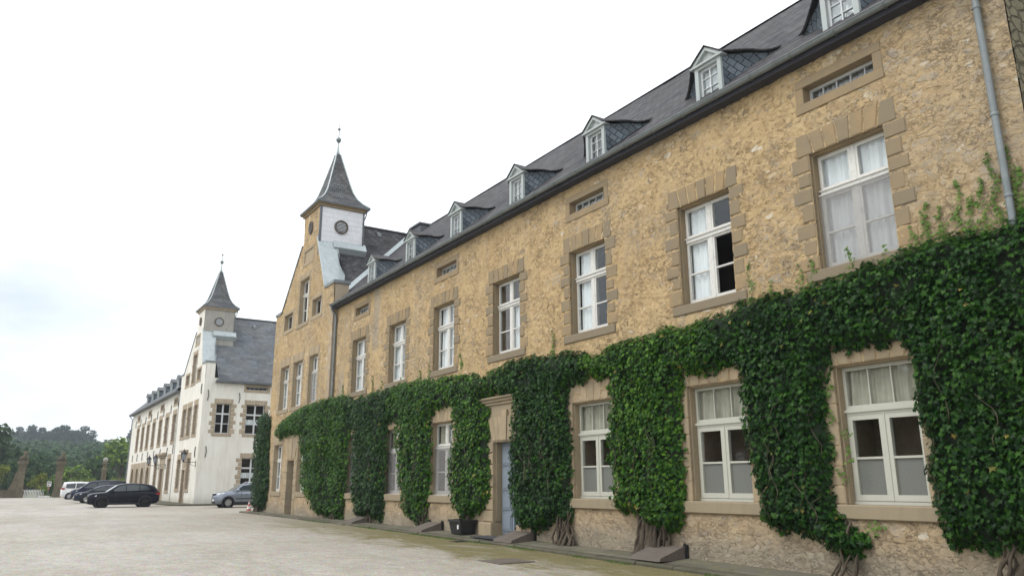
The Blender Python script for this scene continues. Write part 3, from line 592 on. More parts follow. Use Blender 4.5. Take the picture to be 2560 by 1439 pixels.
def dormer(root, x0, yc, slate_mat):
    """front looks to -x; face plane at x0"""
    zb, zt, za, hw = 10.12, 11.02, 11.40, .40
    mb = MB(); 
    L = lambda px, py, pz: (x0+px, yc+py, pz)
    def bx(a, b, c, d, e_, f_): mb.box(x0+a, x0+b, yc+c, yc+d, e_, f_)
    bx(0, .12, -hw, -hw+.11, zb, zt); bx(0, .12, hw-.11, hw, zb, zt); bx(0, .12, -hw+.11, hw-.11, zb, zb+.07); bx(-.05, .1, -hw-.02, hw+.02, zb-.06, zb)
    bx(.0, .12, -hw+.11, hw-.11, zt-.07, zt)
    bx(-.06, .14, -hw-.09, hw+.09, zt, zt+.05)
    # pediment: recessed field and raked mouldings
    mb.prism([(yc-hw-.02, zt+.05), (yc+hw+.02, zt+.05), (yc, za-.02)], x0+.03, x0+.12, ax='x')
    for s in (-1, 1): mb.prism([(yc+s*(hw+.1), zt+.052), (yc+s*(hw-.06), zt+.052), (yc, za-.07), (yc, za+.01)], x0-.05, x0+.03, ax='x')
    o = mb.build('dormer', M['dpaint'], root)
    fm, ps = frame_mb(.58, .76, 'dormer'); f = fm.build('sash', M['gpaint'], o, (x0+.08, yc, zb+.07), RW)
    pane_mb(ps).build('pane', M['glass'], f)
    curtain_mb(-.27, .27, .03, .74, int(yc)).build('curtain', M['curtain' if int(yc) % 3 else 'greyblind'], f, (0, .1, 0), 0., True)
    # cheeks fan outwards and die into the main roof; the dormer roof follows them
    NT_ = 9
    def top(t): return Vector((.05+.72*t**1.15, hw*.985+1.02*t**1.35, zt+.03-.10*math.sin(t*math.pi*.8)*t-.0*t))
    def T(t):
        p = top(t); k = max(0., (t-.55)/.45); p.z = p.z*(1-k**1.5)+(roof_z(x0+p.x)+.015)*k**1.5; return p
    def Bt(t): x = .05+.72*t**.85; return Vector((x, hw*.985+1.02*t**1.7, roof_z(x0+x)+.0))
    for s in (-1, 1):
        V = []; UV = []; L_ = 0; pv = None
        for i in range(NT_):
            t = i/(NT_-1); a_, b_ = Bt(t), T(t); m_ = (a_+b_)/2
            if pv is not None: L_ += (m_-pv).length
            pv = m_
            for q in range(5):
                c_ = a_+(b_-a_)*(q/4); c_.x += .0; V.append((x0+c_.x, yc+s*(c_.y-.05*math.sin(q/4*math.pi)*t), c_.z)); UV.append((L_, (c_.z-10.)))
        F = [(i*5+k, (i+1)*5+k, (i+1)*5+k+1, i*5+k+1) if s < 0 else (i*5+k, i*5+k+1, (i+1)*5+k+1, (i+1)*5+k) for i in range(NT_-1) for k in range(4)]
        quads_mesh('cheek', V, F, M['cheek'], o, uv=UV, smooth=True)
    N = NT_; V = []; F = []; UV = []
    for i in range(N):
        t = i/(N-1); e_ = T(t); xe = x0+e_.x-(.13*(1-t)); ye = e_.y+.07; ze = e_.z+.02; rx = x0-.08+1.55*t; zr = za+.03
        for w_, sg in ((1, -1), (.5, -1), (0, 0), (.5, 1), (1, 1)):
            V.append((rx+(xe-rx)*w_, yc+sg*ye*w_, zr+(ze-zr)*w_-.05*math.sin(w_*math.pi)*t)); UV.append((rx+(xe-rx)*w_, sg*w_*.8))
    for i in range(N-1):
        for k in range(4): F.append((i*5+k, i*5+k+1, (i+1)*5+k+1, (i+1)*5+k))
    q = quads_mesh('dormer_roof', V, F, M[slate_mat], o, uv=UV); sm = q.modifiers.new('thick', 'SOLIDIFY'); sm.thickness = .035; sm.offset = -1
    return o
def tower(root, x0, ya, yb, depth, kind):
    """square turret over the gable; front flush with the gable wall"""
    z0, z1 = 12.6, 15.85; xa, xb = x0+.02, x0+depth; yc, xc = (ya+yb)/2, (xa+xb)/2
    mb = MB(); mb.box(xa, xb, ya+.01, yb-.01, z0, z1)
    t = mb.build('tower', M['greyplaster' if kind == 'white' else 'palestone'], root)
    # eaves cornice and gutter edge
    mb = MB(); o = .22
    mb.box(xa-.12, xb+.12, ya-.12, yb+.12, z1-.12, z1); mb.box(xa-o, xb+o, ya-o, yb+o, z1+.0, z1+.05)
    mb.build('cornice', M['stone' if kind == 'main' else 'wstone'], t)
    mb = MB(); mb.box(xa-o-.05, xb+o+.05, ya-o-.05, yb+o+.05, z1+.052, z1+.15); mb.tube([(xb+.12, ya-.2, z1+.0), (xb+.1, ya-.03, z1-.35), (xb-.02, ya-.05, z1-.6), (xb-.02, ya-.05, 13.6)], .035, 6)
    mb.build('gutter_edge', M['dzinc'], t)
    # bell-cast spire
    prof = [(0, 1.0), (.25, .80), (.55, .64), (.95, .51), (1.5, .40), (2.3, .26), (3.0, .14), (3.35, .085)]
    hx, hy = (xb-xa)/2+o+.03, (yb-ya)/2+o+.03; V = []; F = []; UV = []
    zz = z1+.15; sl = 0
    for i, (dz, k) in enumerate(prof):
        if i: sl += math.hypot(dz-prof[i-1][0], (prof[i-1][1]-k)*hx)
        cs = [(-1,-1), (1,-1), (1,1), (-1,1)]
        for j in range(4):
            a, b = cs[j], cs[(j+1) % 4]
            for c_ in (a, b): V.append((xc+c_[0]*hx*k, yc+c_[1]*hy*k, zz+dz)); UV.append(((c_[0] if a[1] == b[1] else c_[1])*hx*k+j*7, sl))
    for i in range(len(prof)-1):
        for j in range(4): q = i*8+j*2; F.append((q, q+1, q+9, q+8))
    sp = quads_mesh('spire', V, F, M['spireslate'], t, uv=UV)
    mb = MB(); ed = [(-1,-1), (1,-1), (1,1), (-1,1)]
    for e_ in ed: mb.tube([(xc+e_[0]*hx*k, yc+e_[1]*hy*k, zz+dz+.01) for dz, k in prof], .035, 5)
    mb.build('hip_flashing', M['lead'], sp)
    mb = MB(); zt = zz+3.3
    mb.lathe([(.13, 0), (.085, .25), (.05, .6), (.035, .75), (.03, .8)], (xc, yc, zt), 10); mb.build('finial_cap', M['lead'], sp, smooth=True)
    mb = MB(); mb.ball((xc, yc, zt+.95), .15, 10); mb.tube([(xc, yc, zt+.75), (xc, yc, zt+2.1)], [.03, .012], 6); mb.ball((xc, yc, zt+1.6), .085, 8); mb.lathe([(.07, 0), (.07, .03)], (xc, yc, zt+.77), 8)
    mb.build('finial', M['zinc'], sp, smooth=True)
    # round louvres on the front and the south side
    for k, (loc, rot, r) in enumerate((((x0-.035, yc, 14.85), RW, .27), ((xc-.05, ya-(.05 if kind == 'main' else .0), 14.72), RS, .29))):
        mb = MB(); n = 28; ring = []
        prof2 = [(r+.09, .02), (r+.09, -.05), (r+.07, -.075), (r+.02, -.06), (r, -.02), (r, .06)]
        vs = [(math.cos(2*math.pi*j/n)*a*(1 if rot == RS else .8), d, math.sin(2*math.pi*j/n)*a) for a, d in prof2 for j in range(n)]
        mb.add(vs, [(i*n+j, i*n+(j+1) % n, (i+1)*n+(j+1) % n, (i+1)*n+j) for i in range(len(prof2)-1) for j in range(n)])
        lo = mb.build('louvre', M['dstone'], t, loc, rot, True)
        mb = MB(); mb.lathe([(r-.005, .0), (r-.005, .004)], (0, -.012, 0), 28, 1, 'y', sx=(1 if rot == RS else .8))
        for j in range(-3, 4):
            z = j*r*.26; hw = math.sqrt(max(.01, r*r-z*z))*.95*(1 if rot == RS else .8)
            mb.add([(-hw, -.055, z-.022), (hw, -.055, z-.022), (hw, -.02, z+.018), (-hw, -.02, z+.018), (-hw, -.045, z-.026), (hw, -.045, z-.026), (hw, -.01, z+.014), (-hw, -.01, z+.014)], [(0,1,2,3), (4,7,6,5), (0,4,5,1), (2,6,7,3), (0,3,7,4), (1,5,6,2)], 0)
        mb.build('slats', [M['gpaint'], M['dark']], lo)
    if kind == 'main':
        rn = random.Random(3); mb = MB(); rows = 9; H = (z1-.13-13.3)/rows
        for i in range(rows):
            z = 13.3+i*H; x = xa-.0; off = rn.uniform(.1, .7)
            e_ = [xa+.01]+[q for q in np.arange(xa+off, xb-.05, .58)]+[xb-.01]
            for a, b in zip(e_[:-1], e_[1:]):
                if b-a < .03: continue
                d = rn.uniform(-.004, .004); yy = ya-.03
                mb.add([(a+.002, yy-.004+d, z-.006), (b-.002, yy-.004+d, z-.006), (b-.002, yy+.006, z+H-.002), (a+.002, yy+.006, z+H-.002), (a+.002, ya+.005, z-.006), (b-.002, ya+.005, z-.006), (b-.002, ya+.005, z+H-.002), (a+.002, ya+.005, z+H-.002)], [(0,1,2,3), (0,4,5,1), (1,5,6,2), (2,6,7,3), (3,7,4,0)])
        cd = mb.build('tile_cladding', M['tile'], t, fix=False); cd['label'] = 'south face hung with large white slates'
        mb = MB(); mb.box(xa-.05, xa+.07, ya-.062, ya+.02, 13.0, z1-.13); mb.box(xb-.05, xb+.04, ya-.062, ya+.02, 13.0, z1-.13); mb.build('corner_flashing', M['dzinc'], t)
    # zinc apron where the tower meets the roof
    mb = MB(); mb.add([(x0+.75, ya-.30, 13.52), (xb+.15, ya-.30, 13.52), (xb+.15, ya-.02, 13.95), (x0+.75, ya-.02, 13.95), (x0+.75, ya-.02, 13.2), (xb+.15, ya-.02, 13.2)], [(0,1,2,3), (0,4,5,1), (1,5,2), (0,3,4)])
    mb.build('apron_flashing', M['lead'], t)
    return t
def gable(root, x0, ya, yb, tya, tyb, kind, step):
    """pavilion front with kneelers, steep gable and the tower above; returns nothing, adds parts"""
    W = 'render' if kind == 'main' else 'whitewall'; zk = 10.95; off = ya
    rA, rB = (off+1.4, zk), (tya+.25, 14.05); lA, lB = (yb-1.05, zk), (tyb+.05, 14.15)
    ups = [(off+7.15, 1.5), (off+4.9, 1.5), (off+2.45, 1.3)]; holes = [(c-w/2, c+w/2, 5.42, 7.76) for c, w in ups]
    holes += [(off+4.6-.75, off+4.6+.75, 9.75, 12.15), (off+7.15-.75, off+7.15+.75, 9.8, 10.68), (off+2.45-.68, off+2.45+.68, 9.8, 10.68), (off+4.25-.7, off+4.25+.7, 13.06, 13.68)]
    gw = [(off+7.45, 1.4), (off+3.4, 1.3)]; holes += [(c-w/2, c+w/2, 1.17, 3.58) for c, w in gw]
    dc = off+5.05; holes.append((dc-.55, dc+.55, -.3, 2.72))
    pos = face_w(x0); s = new_sheet(); rg = 1. if kind == 'main' else .12
    wall_sheet(s, pos, ya, yb, -.3, zk, holes, step, rg, seed=40)
    wall_sheet(s, pos, rA[0], lA[0], zk, 14.1, holes, step, rg, cuts=((rA, rB, -1), (lA, lB, 1)), seed=40)
    wall_sheet(s, pos, tya, tyb, 14.1 if kind else 14, 15.86, [], step, rg, seed=40)
    end_sheet('gable_front', s, M[W], root, True)
    # thickness of the gable and its sides
    mb = MB(); mb.box(x0+.03, x0+.72, ya+.002, ya+1.45, -.3, zk-.02); mb.box(x0+.03, x0+.72, yb-1.1, yb-.002, -.3, zk-.02)
    mb.box(x0+.25, x0+.72, ya+1.45, yb-1.1, 8.4, 9.6)
    mb.prism([(rA[0], 9.6), (rA[0], zk), (rB[0], rB[1]), (lB[0], lB[1]), (lA[0], zk), (lA[0], 9.6)], x0+.6, x0+.72, ax='x')
    mb.prism([(rA[0], zk-.1), (rB[0], rB[1]), (rB[0], rB[1]-.4), (rA[0]+.3, zk-.1)], x0+.03, x0+.72, ax='x'); mb.prism([(lA[0], zk-.1), (lB[0], lB[1]), (lB[0], lB[1]-.4), (lA[0]-.3, zk-.1)], x0+.03, x0+.72, ax='x')
    mb.build('parapet', M['wstone' if kind == 'main' else 'whitewall'], root)
    mb = MB(); a = x0-.05; b = x0+1.0
    def strip(p, q, th=.06): mb.prism([p, q, (q[0], q[1]+th), (p[0], p[1]+th)], a, b, ax='x')
    mb2 = MB()
    mb.prism([(rA[0]-.02, zk+.02), (rA[0]-.10, zk+.06), (rB[0]-.12, rB[1]+.08), (rB[0]-.02, rB[1]+.02)], a, b, ax='x'); mb.box(a+.3, a+.315, rA[0], rA[0]+.001, zk, zk+.001)
    mb2.prism([(lA[0]+.0, zk), (lA[0]+.12, zk+.03), (lB[0]+.12, lB[1]+.06), (lB[0], lB[1])], a, x0+.9, ax='x')
    
    mb.build('gable_coping', M['lead'], root)
    mb = MB(); y_a, z_a = (PAV_A-.28, 9.6) if kind == 'main' else (WA-.3, 9.55); rz = lambda y: z_a+(y-y_a)*1.2
    mb.prism([(rA[0]-.05, zk+.03), (rB[0]-.05, rB[1]), (rB[0]-.05, rz(rB[0])-.1), (rA[0]-.05, rz(rA[0])+.1)], b-.06, b-.02, ax='x'); mb.build('side_flashing', M['lead'], root); mb2.build('gable_coping', M['dzinc'], root); MB().box(x0-.07, x0+.78, ya-.07, rA[0]-.06, zk-.02, zk+.13).build('kneeler_cap', M['zinc'], root); MB().box(x0-.07, x0+.78, lA[0]+.06, yb+.07, zk-.02, zk+.12).build('kneeler_cap', M['zinc'], root)
    sm, wm, st = ('stone', 'wpaint', 'upper') if kind == 'main' else ('wstone', 'gpaint', 'cross')
    for k, (c, w) in enumerate(ups):
        window(root, (x0, c, 5.42), RW, w, 2.34, st, wm, sur_mat='palestone' if kind == 'main' else sm, seed=k, curtains=((0.05, .5, .02, .98, 'curtain'),) if kind == 'main' else (), over=.2, qa=.33, qb=.24, screen=.64 if (k == 2 and kind == 'main') else None)
    window(root, (x0, off+4.6, 9.75), RW, 1.5, 2.4, st, wm, sur_mat='palestone' if kind == 'main' else sm, seed=1, over=.2, qa=.3, qb=.2, lint=.32)
    for c, z, w, h in ((off+7.15, 9.8, 1.5, .88), (off+2.45, 9.8, 1.36, .88), (off+4.25, 13.06, 1.4, .62)): window(root, (x0, c, z), RW, w, h, 'small', wm, sur='plain', sur_mat='palestone' if kind == 'main' else sm)
    for c, w in gw: window(root, (x0, c, 1.17), RW, w, 2.41, st, wm, sur_mat='palestone' if kind == 'main' else sm, seed=2, curtains=((0.05, .95, .02, .98, 'curtain'),) if kind == 'main' else (), over=.2, qa=.3, qb=.22, sill=.24)
    # pavilion door: narrow leaf, quoined jambs, tall keystone lintel
    mb = MB(); mb.box(-.55, .55, 0, .06, 0, 2.72)
    for zz in (.15, .95, 1.75):
        for q in (-1, 1): mb.box(q*.27-.2, q*.27+.2, -.015, 0, zz, zz+.65)
    d = mb.build('door', M['darkdoor' if kind == 'main' else 'browndoor'], root, (x0+.32, dc, .08), RW)
    mb = MB(); mb.box(-.42, -.38, -.06, 0, 1.0, 1.2); mb.tube([(-.40, -.06, 1.1), (-.28, -.07, 1.1)], .012, 6); mb.build('handle', M['iron'], d)
    mb = MB(); 
    for q in (-1, 1):
        z = -.3
        for k in range(9):
            hh = .335; L = .42 if k % 2 else .3; a_, b_ = (.55, .55+L) if q > 0 else (-.55-L, -.55); mb.cbox(a_, b_, -.05, .5, z+.01, z+hh-.01, .02); z += hh
        mb.box(min(q*.556, q*.84), max(q*.556, q*.84), .01, .35, -.3, 2.7)
    for k in range(5): a0, a1 = -.95+k*.38, -.95+(k+1)*.38; b0, b1 = -.62+k*.248, -.62+(k+1)*.248; mb.prism([(b0+.008, 2.73), (b1-.008, 2.73), (a1-.008, 3.75), (a0+.008, 3.75)], -.06 if k == 2 else -.045, .4)
    mb.cbox(-1.05, 1.05, -.04, .05, 3.76, 4.05, .02)
    mb.build('door_surround', M['palestone' if kind == 'main' else sm], d, (0, -.32, 0), 0.)
    if kind == 'white':
        mb = MB(); mb.cbox(-1.2, 1.2, -.3, .05, 4.06, 4.2, .03); mb.cbox(-1.05, 1.05, -.16, .05, 3.98, 4.06, .02); mb.build('door_cornice', M['wstone'], d, (0, -.32, 0), 0.)

PAV_A, PAV_B = 34.85, 44.4; WA, WB, WEND = 64.2, 74.3, 105.2
# ------------------------------------------------------------------ the ochre stone wing
WING = thing('stone_building', 'long ochre rubble stone manor wing with slate roof, dormers and a white clad turret', 'building', (0, 4.9, 0))
WINGI = WING.location.copy()
def place_children(root):
    for o in list(C.objects):
        if o.parent == root: o.location = Vector(o.location) - Vector(root.location)
UPC = [7.86, 11.47, 15.67, 19.74, 23.88, 27.80, 31.81]; UW = 1.55
GRC = [(7.86, 1.5), (11.47, 1.62), (15.67, 1.6), (23.88, 1.6), (27.95, 1.6), (31.9, 1.56)]
DOORC = 19.74
holes = [(c-UW/2, c+UW/2, 5.42, 7.75) for c in UPC] + [(c-w/2, c+w/2, 1.165, 3.59) for c, w in GRC] + [(c-.75, c+.75, 8.83, 9.18) for c in (7.87, 15.62, 23.73, 31.66)] + [(DOORC-.72, DOORC+.72, -.4, 2.78)]
s = new_sheet()
eb = lambda X, Y: .22*ss(9.5, 6.2, X)*ss(4.5, 7, Y) + .10*ss(8, 4.9, X) + .05*ss(3.2, 2.2, Y)*0 + .16*ss(.75, .15, Y)
grey = lambda X, Y: (ss(.36, .30, np.abs(X-30.0+.05*np.sin(Y*3)))*ss(6.8, 7.2, Y)*1.0 + ss(.5, .3, np.abs(X-33.9))*ss(.5, .6, fbm(X*1.5, Y*1.1, 3, 8)) + .5*ss(1.2, .2, Y)*fbm(X, Y*2, 3, 5))*.9
wall_sheet(s, face_w(0), 4.85, 19.0, -.45, 9.75, holes, .038, 1., seed=3, expo_bias=eb, grey=lambda X, Y: ss(7.6, 5.4, X+.8*(fbm(X*1.2, Y*.9, 4, 6)-.5)*2)*(.15+.55*fbm(X*2.5, Y*3.5, 4, 7))+.45*ss(1.2, .2, Y)*fbm(X, Y*2, 3, 5))
wall_sheet(s, face_w(0), 19.0, 34.86, -.45, 9.75, holes, .065, 1., seed=3, expo_bias=eb, grey=grey)
end_sheet('front_wall', s, M['render'], WING)
s = new_sheet(); wall_sheet(s, face_s(4.85), -.03, 12.2, -.5, 9.8, [], .09, 1.0, seed=9, expo_bias=lambda X, Y: .4+0*X); end_sheet('end_wall', s, M['oldwall'], WING)
mb = MB(); mb.prism([(0, 9.8), (12.2, 9.8), (RIDGE_X, RIDGE_Z-.1)], 4.86, 5.1); mb.box(12.0, 12.2, 4.86, 44, -.4, 9.85); mb.build('rear_wall', M['oldwall'], WING)
# windows, upper floor
cur = {0: ((.03, .97, .02, .98, 'curtain'),), 1: ((.03, .52, .02, .98, 'curtain'),), 2: ((.03, .5, .02, .98, 'curtain'),), 3: ((.55, .97, .02, .64, 'curtain'),), 4: ((.03, .97, .02, .98, 'curtain'),), 5: ((.03, .97, .02, .98, 'curtain'),), 6: ((.03, .6, .02, .98, 'curtain'),)}
for k, c in enumerate(UPC):
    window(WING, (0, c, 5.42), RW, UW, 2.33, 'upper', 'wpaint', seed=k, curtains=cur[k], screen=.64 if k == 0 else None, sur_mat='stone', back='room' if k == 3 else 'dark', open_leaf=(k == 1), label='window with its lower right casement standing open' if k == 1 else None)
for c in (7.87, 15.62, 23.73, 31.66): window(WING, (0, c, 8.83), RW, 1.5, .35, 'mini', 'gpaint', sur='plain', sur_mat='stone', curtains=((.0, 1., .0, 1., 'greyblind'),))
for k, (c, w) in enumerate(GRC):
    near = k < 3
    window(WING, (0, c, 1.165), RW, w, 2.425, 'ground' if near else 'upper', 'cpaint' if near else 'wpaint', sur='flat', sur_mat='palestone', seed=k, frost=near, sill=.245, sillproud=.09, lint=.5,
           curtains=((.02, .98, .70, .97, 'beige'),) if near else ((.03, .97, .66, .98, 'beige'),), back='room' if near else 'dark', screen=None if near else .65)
# front door
mb = MB(); mb.box(-.72, .72, 0, .06, 0, 2.76)
for q in (-1, 1):
    for z0_, z1_ in ((.12, .62), (.72, 1.18), (1.28, 1.9), (2.0, 2.6)):
        mb.box(q*.36-.25, q*.36+.25, -.03, 0, z0_, z1_); mb.box(q*.36-.19, q*.36+.19, -.045, -.03, z0_+.06, z1_-.06)
mb.box(-.04, .04, -.035, 0, 0, 2.76)
FD = mb.build('door', M['bluedoor'], WING, (.26, DOORC, .07), RW); FD['label'] = 'blue grey panelled double door'
mb = MB(); mb.box(-.10, -.06, -.055, -.035, 1.1, 1.3); mb.tube([(-.08, -.05, 1.2), (-.08, -.09, 1.2), (-.2, -.09, 1.2)], .011, 6); mb.build('handle', M['iron'], FD)
mb = MB()
for q in (-1, 1):
    z = .42
    for k in range(7): a, b = (.72, 1.3) if q > 0 else (-1.3, -.72); mb.cbox(a, b, -.06, .31, z+.014, z+.336-.014, .022); z += .336
    mb.box(min(q*.728, q*1.28), max(q*.728, q*1.28), -.02, .30, .0, 3.99); mb.cbox(min(q*.68, q*1.42), max(q*.68, q*1.42), -.14, .33, -.35, .41, .02)
    mb.box(min(q*.68, q*.734), max(q*.68, q*.734), .06, .30, .45, 2.74)
for k in range(7):
    t = 1.28*2/7; a0, a1 = -1.0+k*2/7, -1.0+(k+1)*2/7; b0, b1 = -.72+k*1.44/7, -.72+(k+1)*1.44/7; mb.prism([(b0+.008, 2.80), (b1-.008, 2.80), (a1-.008, 3.5+.18*(k == 3)), (a0+.008, 3.5+.18*(k == 3))], -.10 if k == 3 else -.07, .45)
mb.box(-1.28, 1.28, -.03, .4, 2.78, 3.86); mb.cbox(-.75, .75, -.045, .4, 2.745, 2.80, .01)
mb.cbox(-1.31, 1.31, -.09, .1, 3.86, 3.94, .02); mb.cbox(-1.37, 1.37, -.15, .1, 3.94, 4.03, .04); mb.cbox(-1.42, 1.42, -.19, .1, 4.03, 4.11, .03)
mb.build('door_surround', M['palestone'], FD, (0, -.26, -.07), 0.)
# gable pavilion and turret
gable(WING, -.2, PAV_A, PAV_B, 37.65, 40.15, 'main', .07); tower(WING, -.2, 37.65, 40.15, 2.4, 'main')
mb = MB(); z = 0; k = 0
while z < 9.6:
    h_ = random.uniform(.28, .42); L = .45 if k % 2 else .3
    mb.cbox(-.235, -.1, PAV_A-.004, PAV_A+L, z+.008, z+h_-.008, .012) if False else mb.box(-.222, .02, PAV_A-.012, PAV_A+L, z+.006, z+h_-.006); z += h_; k += 1
mb.build('corner_quoins', M['wstone'], WING)
# side wall and stub of the pavilion (north) that carries ivy
mb = MB(); mb.box(-.18, 12, PAV_B-.05, PAV_B-.003, -.3, 10.0); mb.box(-.12, .7, PAV_B, PAV_B+1.35, -.3, 5.0); mb.build('side_wall', M['oldwall'], WING)
# roofs
PK = 1.215; PAV_Y0 = PAV_A-.28; PAV_C = PAV_Y0+(RIDGE_Z-9.6)/PK
def vy(x): return PAV_Y0+(roof_z(x)-9.6)/PK
slope_mesh('roof', lambda a, b: ((lambda x: (x, 4.55+(vy(x)-4.55)*a, roof_z(x)-(.10*max(0, 1-b*9))*0))(ROOF_X0-.06+(RIDGE_X-ROOF_X0+.06)*b)), 90, 24, lambda p: (p[1], (p[0]-ROOF_X0)*math.hypot(1, ROOF_K)), M['slate'], WING, .055, 5)
slope_mesh('roof', lambda a, b: (RIDGE_X+6.3*b, 4.55+35*a, RIDGE_Z-6.3*ROOF_K*b), 8, 6, lambda p: (p[1], p[0]*1.36), M['slate'], WING)
PX0 = -.2+.98
slope_mesh('roof', lambda a, b: (PX0+(12.4-PX0)*a, PAV_Y0+(PAV_C-PAV_Y0)*b, 9.6+(RIDGE_Z-9.6)*b), 40, 20, lambda p: (p[0], (p[1]-PAV_Y0)*math.hypot(1, PK)), M['slate'], WING, .015, 6)
slope_mesh('roof', lambda a, b: (PX0+(12.4-PX0)*a, PAV_C+(PAV_C-PAV_Y0)*b, RIDGE_Z-(RIDGE_Z-9.6)*b), 8, 6, lambda p: (p[0], p[1]*1.57), M['slate'], WING)
mb = MB()
for x in np.arange(2.3, 12.2, .33): mb.prism([(PAV_C-.14, RIDGE_Z-.05), (PAV_C, RIDGE_Z+.06), (PAV_C+.14, RIDGE_Z-.05)], x, x+.325, ax='x')
for y in np.arange(4.55, 39.4, .33): mb.prism([(RIDGE_X-.12, RIDGE_Z-.04), (RIDGE_X, RIDGE_Z+.045), (RIDGE_X+.12, RIDGE_Z-.04)], y, y+.325, ax='y')
mb.build('ridge_tiles', M['slate2'], WING)
mb = MB(); vx = np.linspace(.3, RIDGE_X-.3, 14)
vs = []
for x in vx: vs += [(x+.10, vy(x+.10)-.16+.02, roof_z(x+.10)+.02), (x, vy(x), roof_z(x)+.045), (x-.05, vy(x)+.17, roof_z(x)+.24)]
mb.add(vs, [(3*i+k, 3*i+k+1, 3*i+k+4, 3*i+k+3) for i in range(13) for k in (0, 1)]); mb.build('valley_flashing', M['lead'], WING, fix=False)
mb = MB(); mb.box(RIDGE_X-.7, RIDGE_X+.9, PAV_C-2.4, PAV_C-1.2, RIDGE_Z-1.2, RIDGE_Z-.12); mb.box(RIDGE_X-.8, RIDGE_X+1.0, PAV_C-2.5, PAV_C-1.1, RIDGE_Z-.12, RIDGE_Z-.03); mb.build('roof_hatch', M['dzinc'], WING)
for x_, y_ in ((3.6, PAV_Y0+(15.2-9.6)/PK), ): mb = MB(); zz_ = 15.2; mb.prism([(y_-.2, zz_-.15), (y_-.2, zz_+.03), (y_+.1, zz_+.18)], x_, x_+.22, ax='x'); mb.build('roof_vent', M['zinc'], WING)
# eaves: soffit, half-round gutter with joints, brackets
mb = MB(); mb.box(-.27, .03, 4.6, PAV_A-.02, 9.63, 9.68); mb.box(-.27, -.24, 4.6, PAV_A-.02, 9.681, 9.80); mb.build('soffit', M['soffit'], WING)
mb = MB(); n = 9; ys = np.arange(4.6, PAV_A, 1.0)
for a, b in zip(ys, list(ys[1:])+[PAV_A-.03]):
    P = [(-.35+.082*math.cos(math.pi+math.pi*k/n), 9.80+.082*math.sin(math.pi+math.pi*k/n)) for k in range(n+1)]; P += [(-.35+.072*math.cos(-math.pi*k/n), 9.80+.072*math.sin(-math.pi*k/n)) for k in range(n+1)]
    mb.prism([(p[0], p[1]) for p in P], a, b-.004)
    mb.tube([(-.35+.094*math.cos(math.pi+math.pi*k/8), b-.02, 9.80+.094*math.sin(math.pi+math.pi*k/8)) for k in range(9)], .012, 5)
mb.tube([(-.434, 4.6, 9.80), (-.434, PAV_A-.03, 9.80)], .013, 6); mb.build('gutter', M['zinc'], WING)
for (y_, za, zb) in ((5.22, 9.72, 4.6), (34.72, 9.70, 3.2)):
    mb = MB(); x_ = -.11; mb.tube([(-.35, y_, 9.72), (-.35, y_, 9.6), (-.22, y_, 9.42), (x_, y_, 9.3), (x_, y_, zb)], .055, 12)
    for zz_ in (9.0, 7.1, 5.75): mb.lathe([(.064, 0), (.068, .02), (.064, .05)], (x_, y_, zz_), 12); mb.box(x_, .02, y_-.012, y_+.012, zz_, zz_+.03)
    mb.build('downpipe', M['zinc'], WING, smooth=False)
for yc_ in (7.71, 11.13, 15.31, 19.3, 23.3, 27.1, 31.05): dormer(WING, .1, yc_, 'slate')
place_children(WING)

# ------------------------------------------------------------------ the white wing
WX = .12; WH = thing('white_building', 'cream white rendered manor wing with stone window surrounds, slate roof and turret', 'building', (0, 64.2, 0))
gable(WH, 0., WA, WB, 66.6, 69.2, 'white', .3); tower(WH, 0., 66.6, 69.2, 2.45, 'white')
WUP = [76.6, 80.5, 84.2, 88.2, 92.0, 95.7, 99.5]; 
holes = [(c-.82, c+.82, 5.3, 7.75) for c in WUP] + [(c-.9, c+.9, 8.7, 9.15) for c in (76.7, 84.0, 91.8, 99.8)] + [(c-1.15, c+1.15, .4, 3.5) for c in (89.2, 93.0, 96.8, 100.4)] + [(c-.75, c+.75, 1.0, 3.8) for c in (77.3, 84.5)] + [(80.7-.85, 80.7+.85, -.3, 2.97)]
s = new_sheet(); wall_sheet(s, face_w(WX), WB-.02, WEND, -.3, 9.75, holes, .4, .12, seed=61); end_sheet('front_wall', s, M['whitewall'], WH, True)
SWH = [(1.02, 2.17, 5.42, 7.74), (3.35, 4.85, 5.42, 7.74), (3.3, 4.9, 1.3, 3.55), (3.25, 4.95, 8.93, 9.2), (6.6, 8.1, 5.42, 7.74), (6.6, 8.1, 1.3, 3.55)]
s = new_sheet(); wall_sheet(s, face_s(WA), .0, 12.2, -.3, 9.75, SWH, .4, .12, seed=62); end_sheet('end_wall', s, M['whitewall'], WH, True)
mb = MB(); mb.box(12.1, 12.3, WA, WEND, -.3, 9.8); mb.box(.15, 12.1, WEND-.2, WEND-.01, -.3, 9.8); mb.prism([(.15, 9.8), (12.1, 9.8), (RIDGE_X, RIDGE_Z-.1)], WEND-.2, WEND-.05); mb.build('rear_wall', M['whitewall'], WH)
for k, c in enumerate(WUP): window(WH, (WX, c, 5.3), RW, 1.64, 2.45, 'cross', 'gpaint', sur_mat='wstone', seed=k, over=.18, qa=.36, qb=.24)
for c in (76.7, 84.0, 91.8, 99.8): window(WH, (WX, c, 8.7), RW, 1.8, .45, 'mini', 'gpaint', sur='plain', sur_mat='wstone')
for c in (77.3, 84.5): window(WH, (WX, c, 1.0), RW, 1.5, 2.8, 'cross', 'gpaint', sur_mat='wstone', seed=1, over=.15, qa=.3, qb=.2)
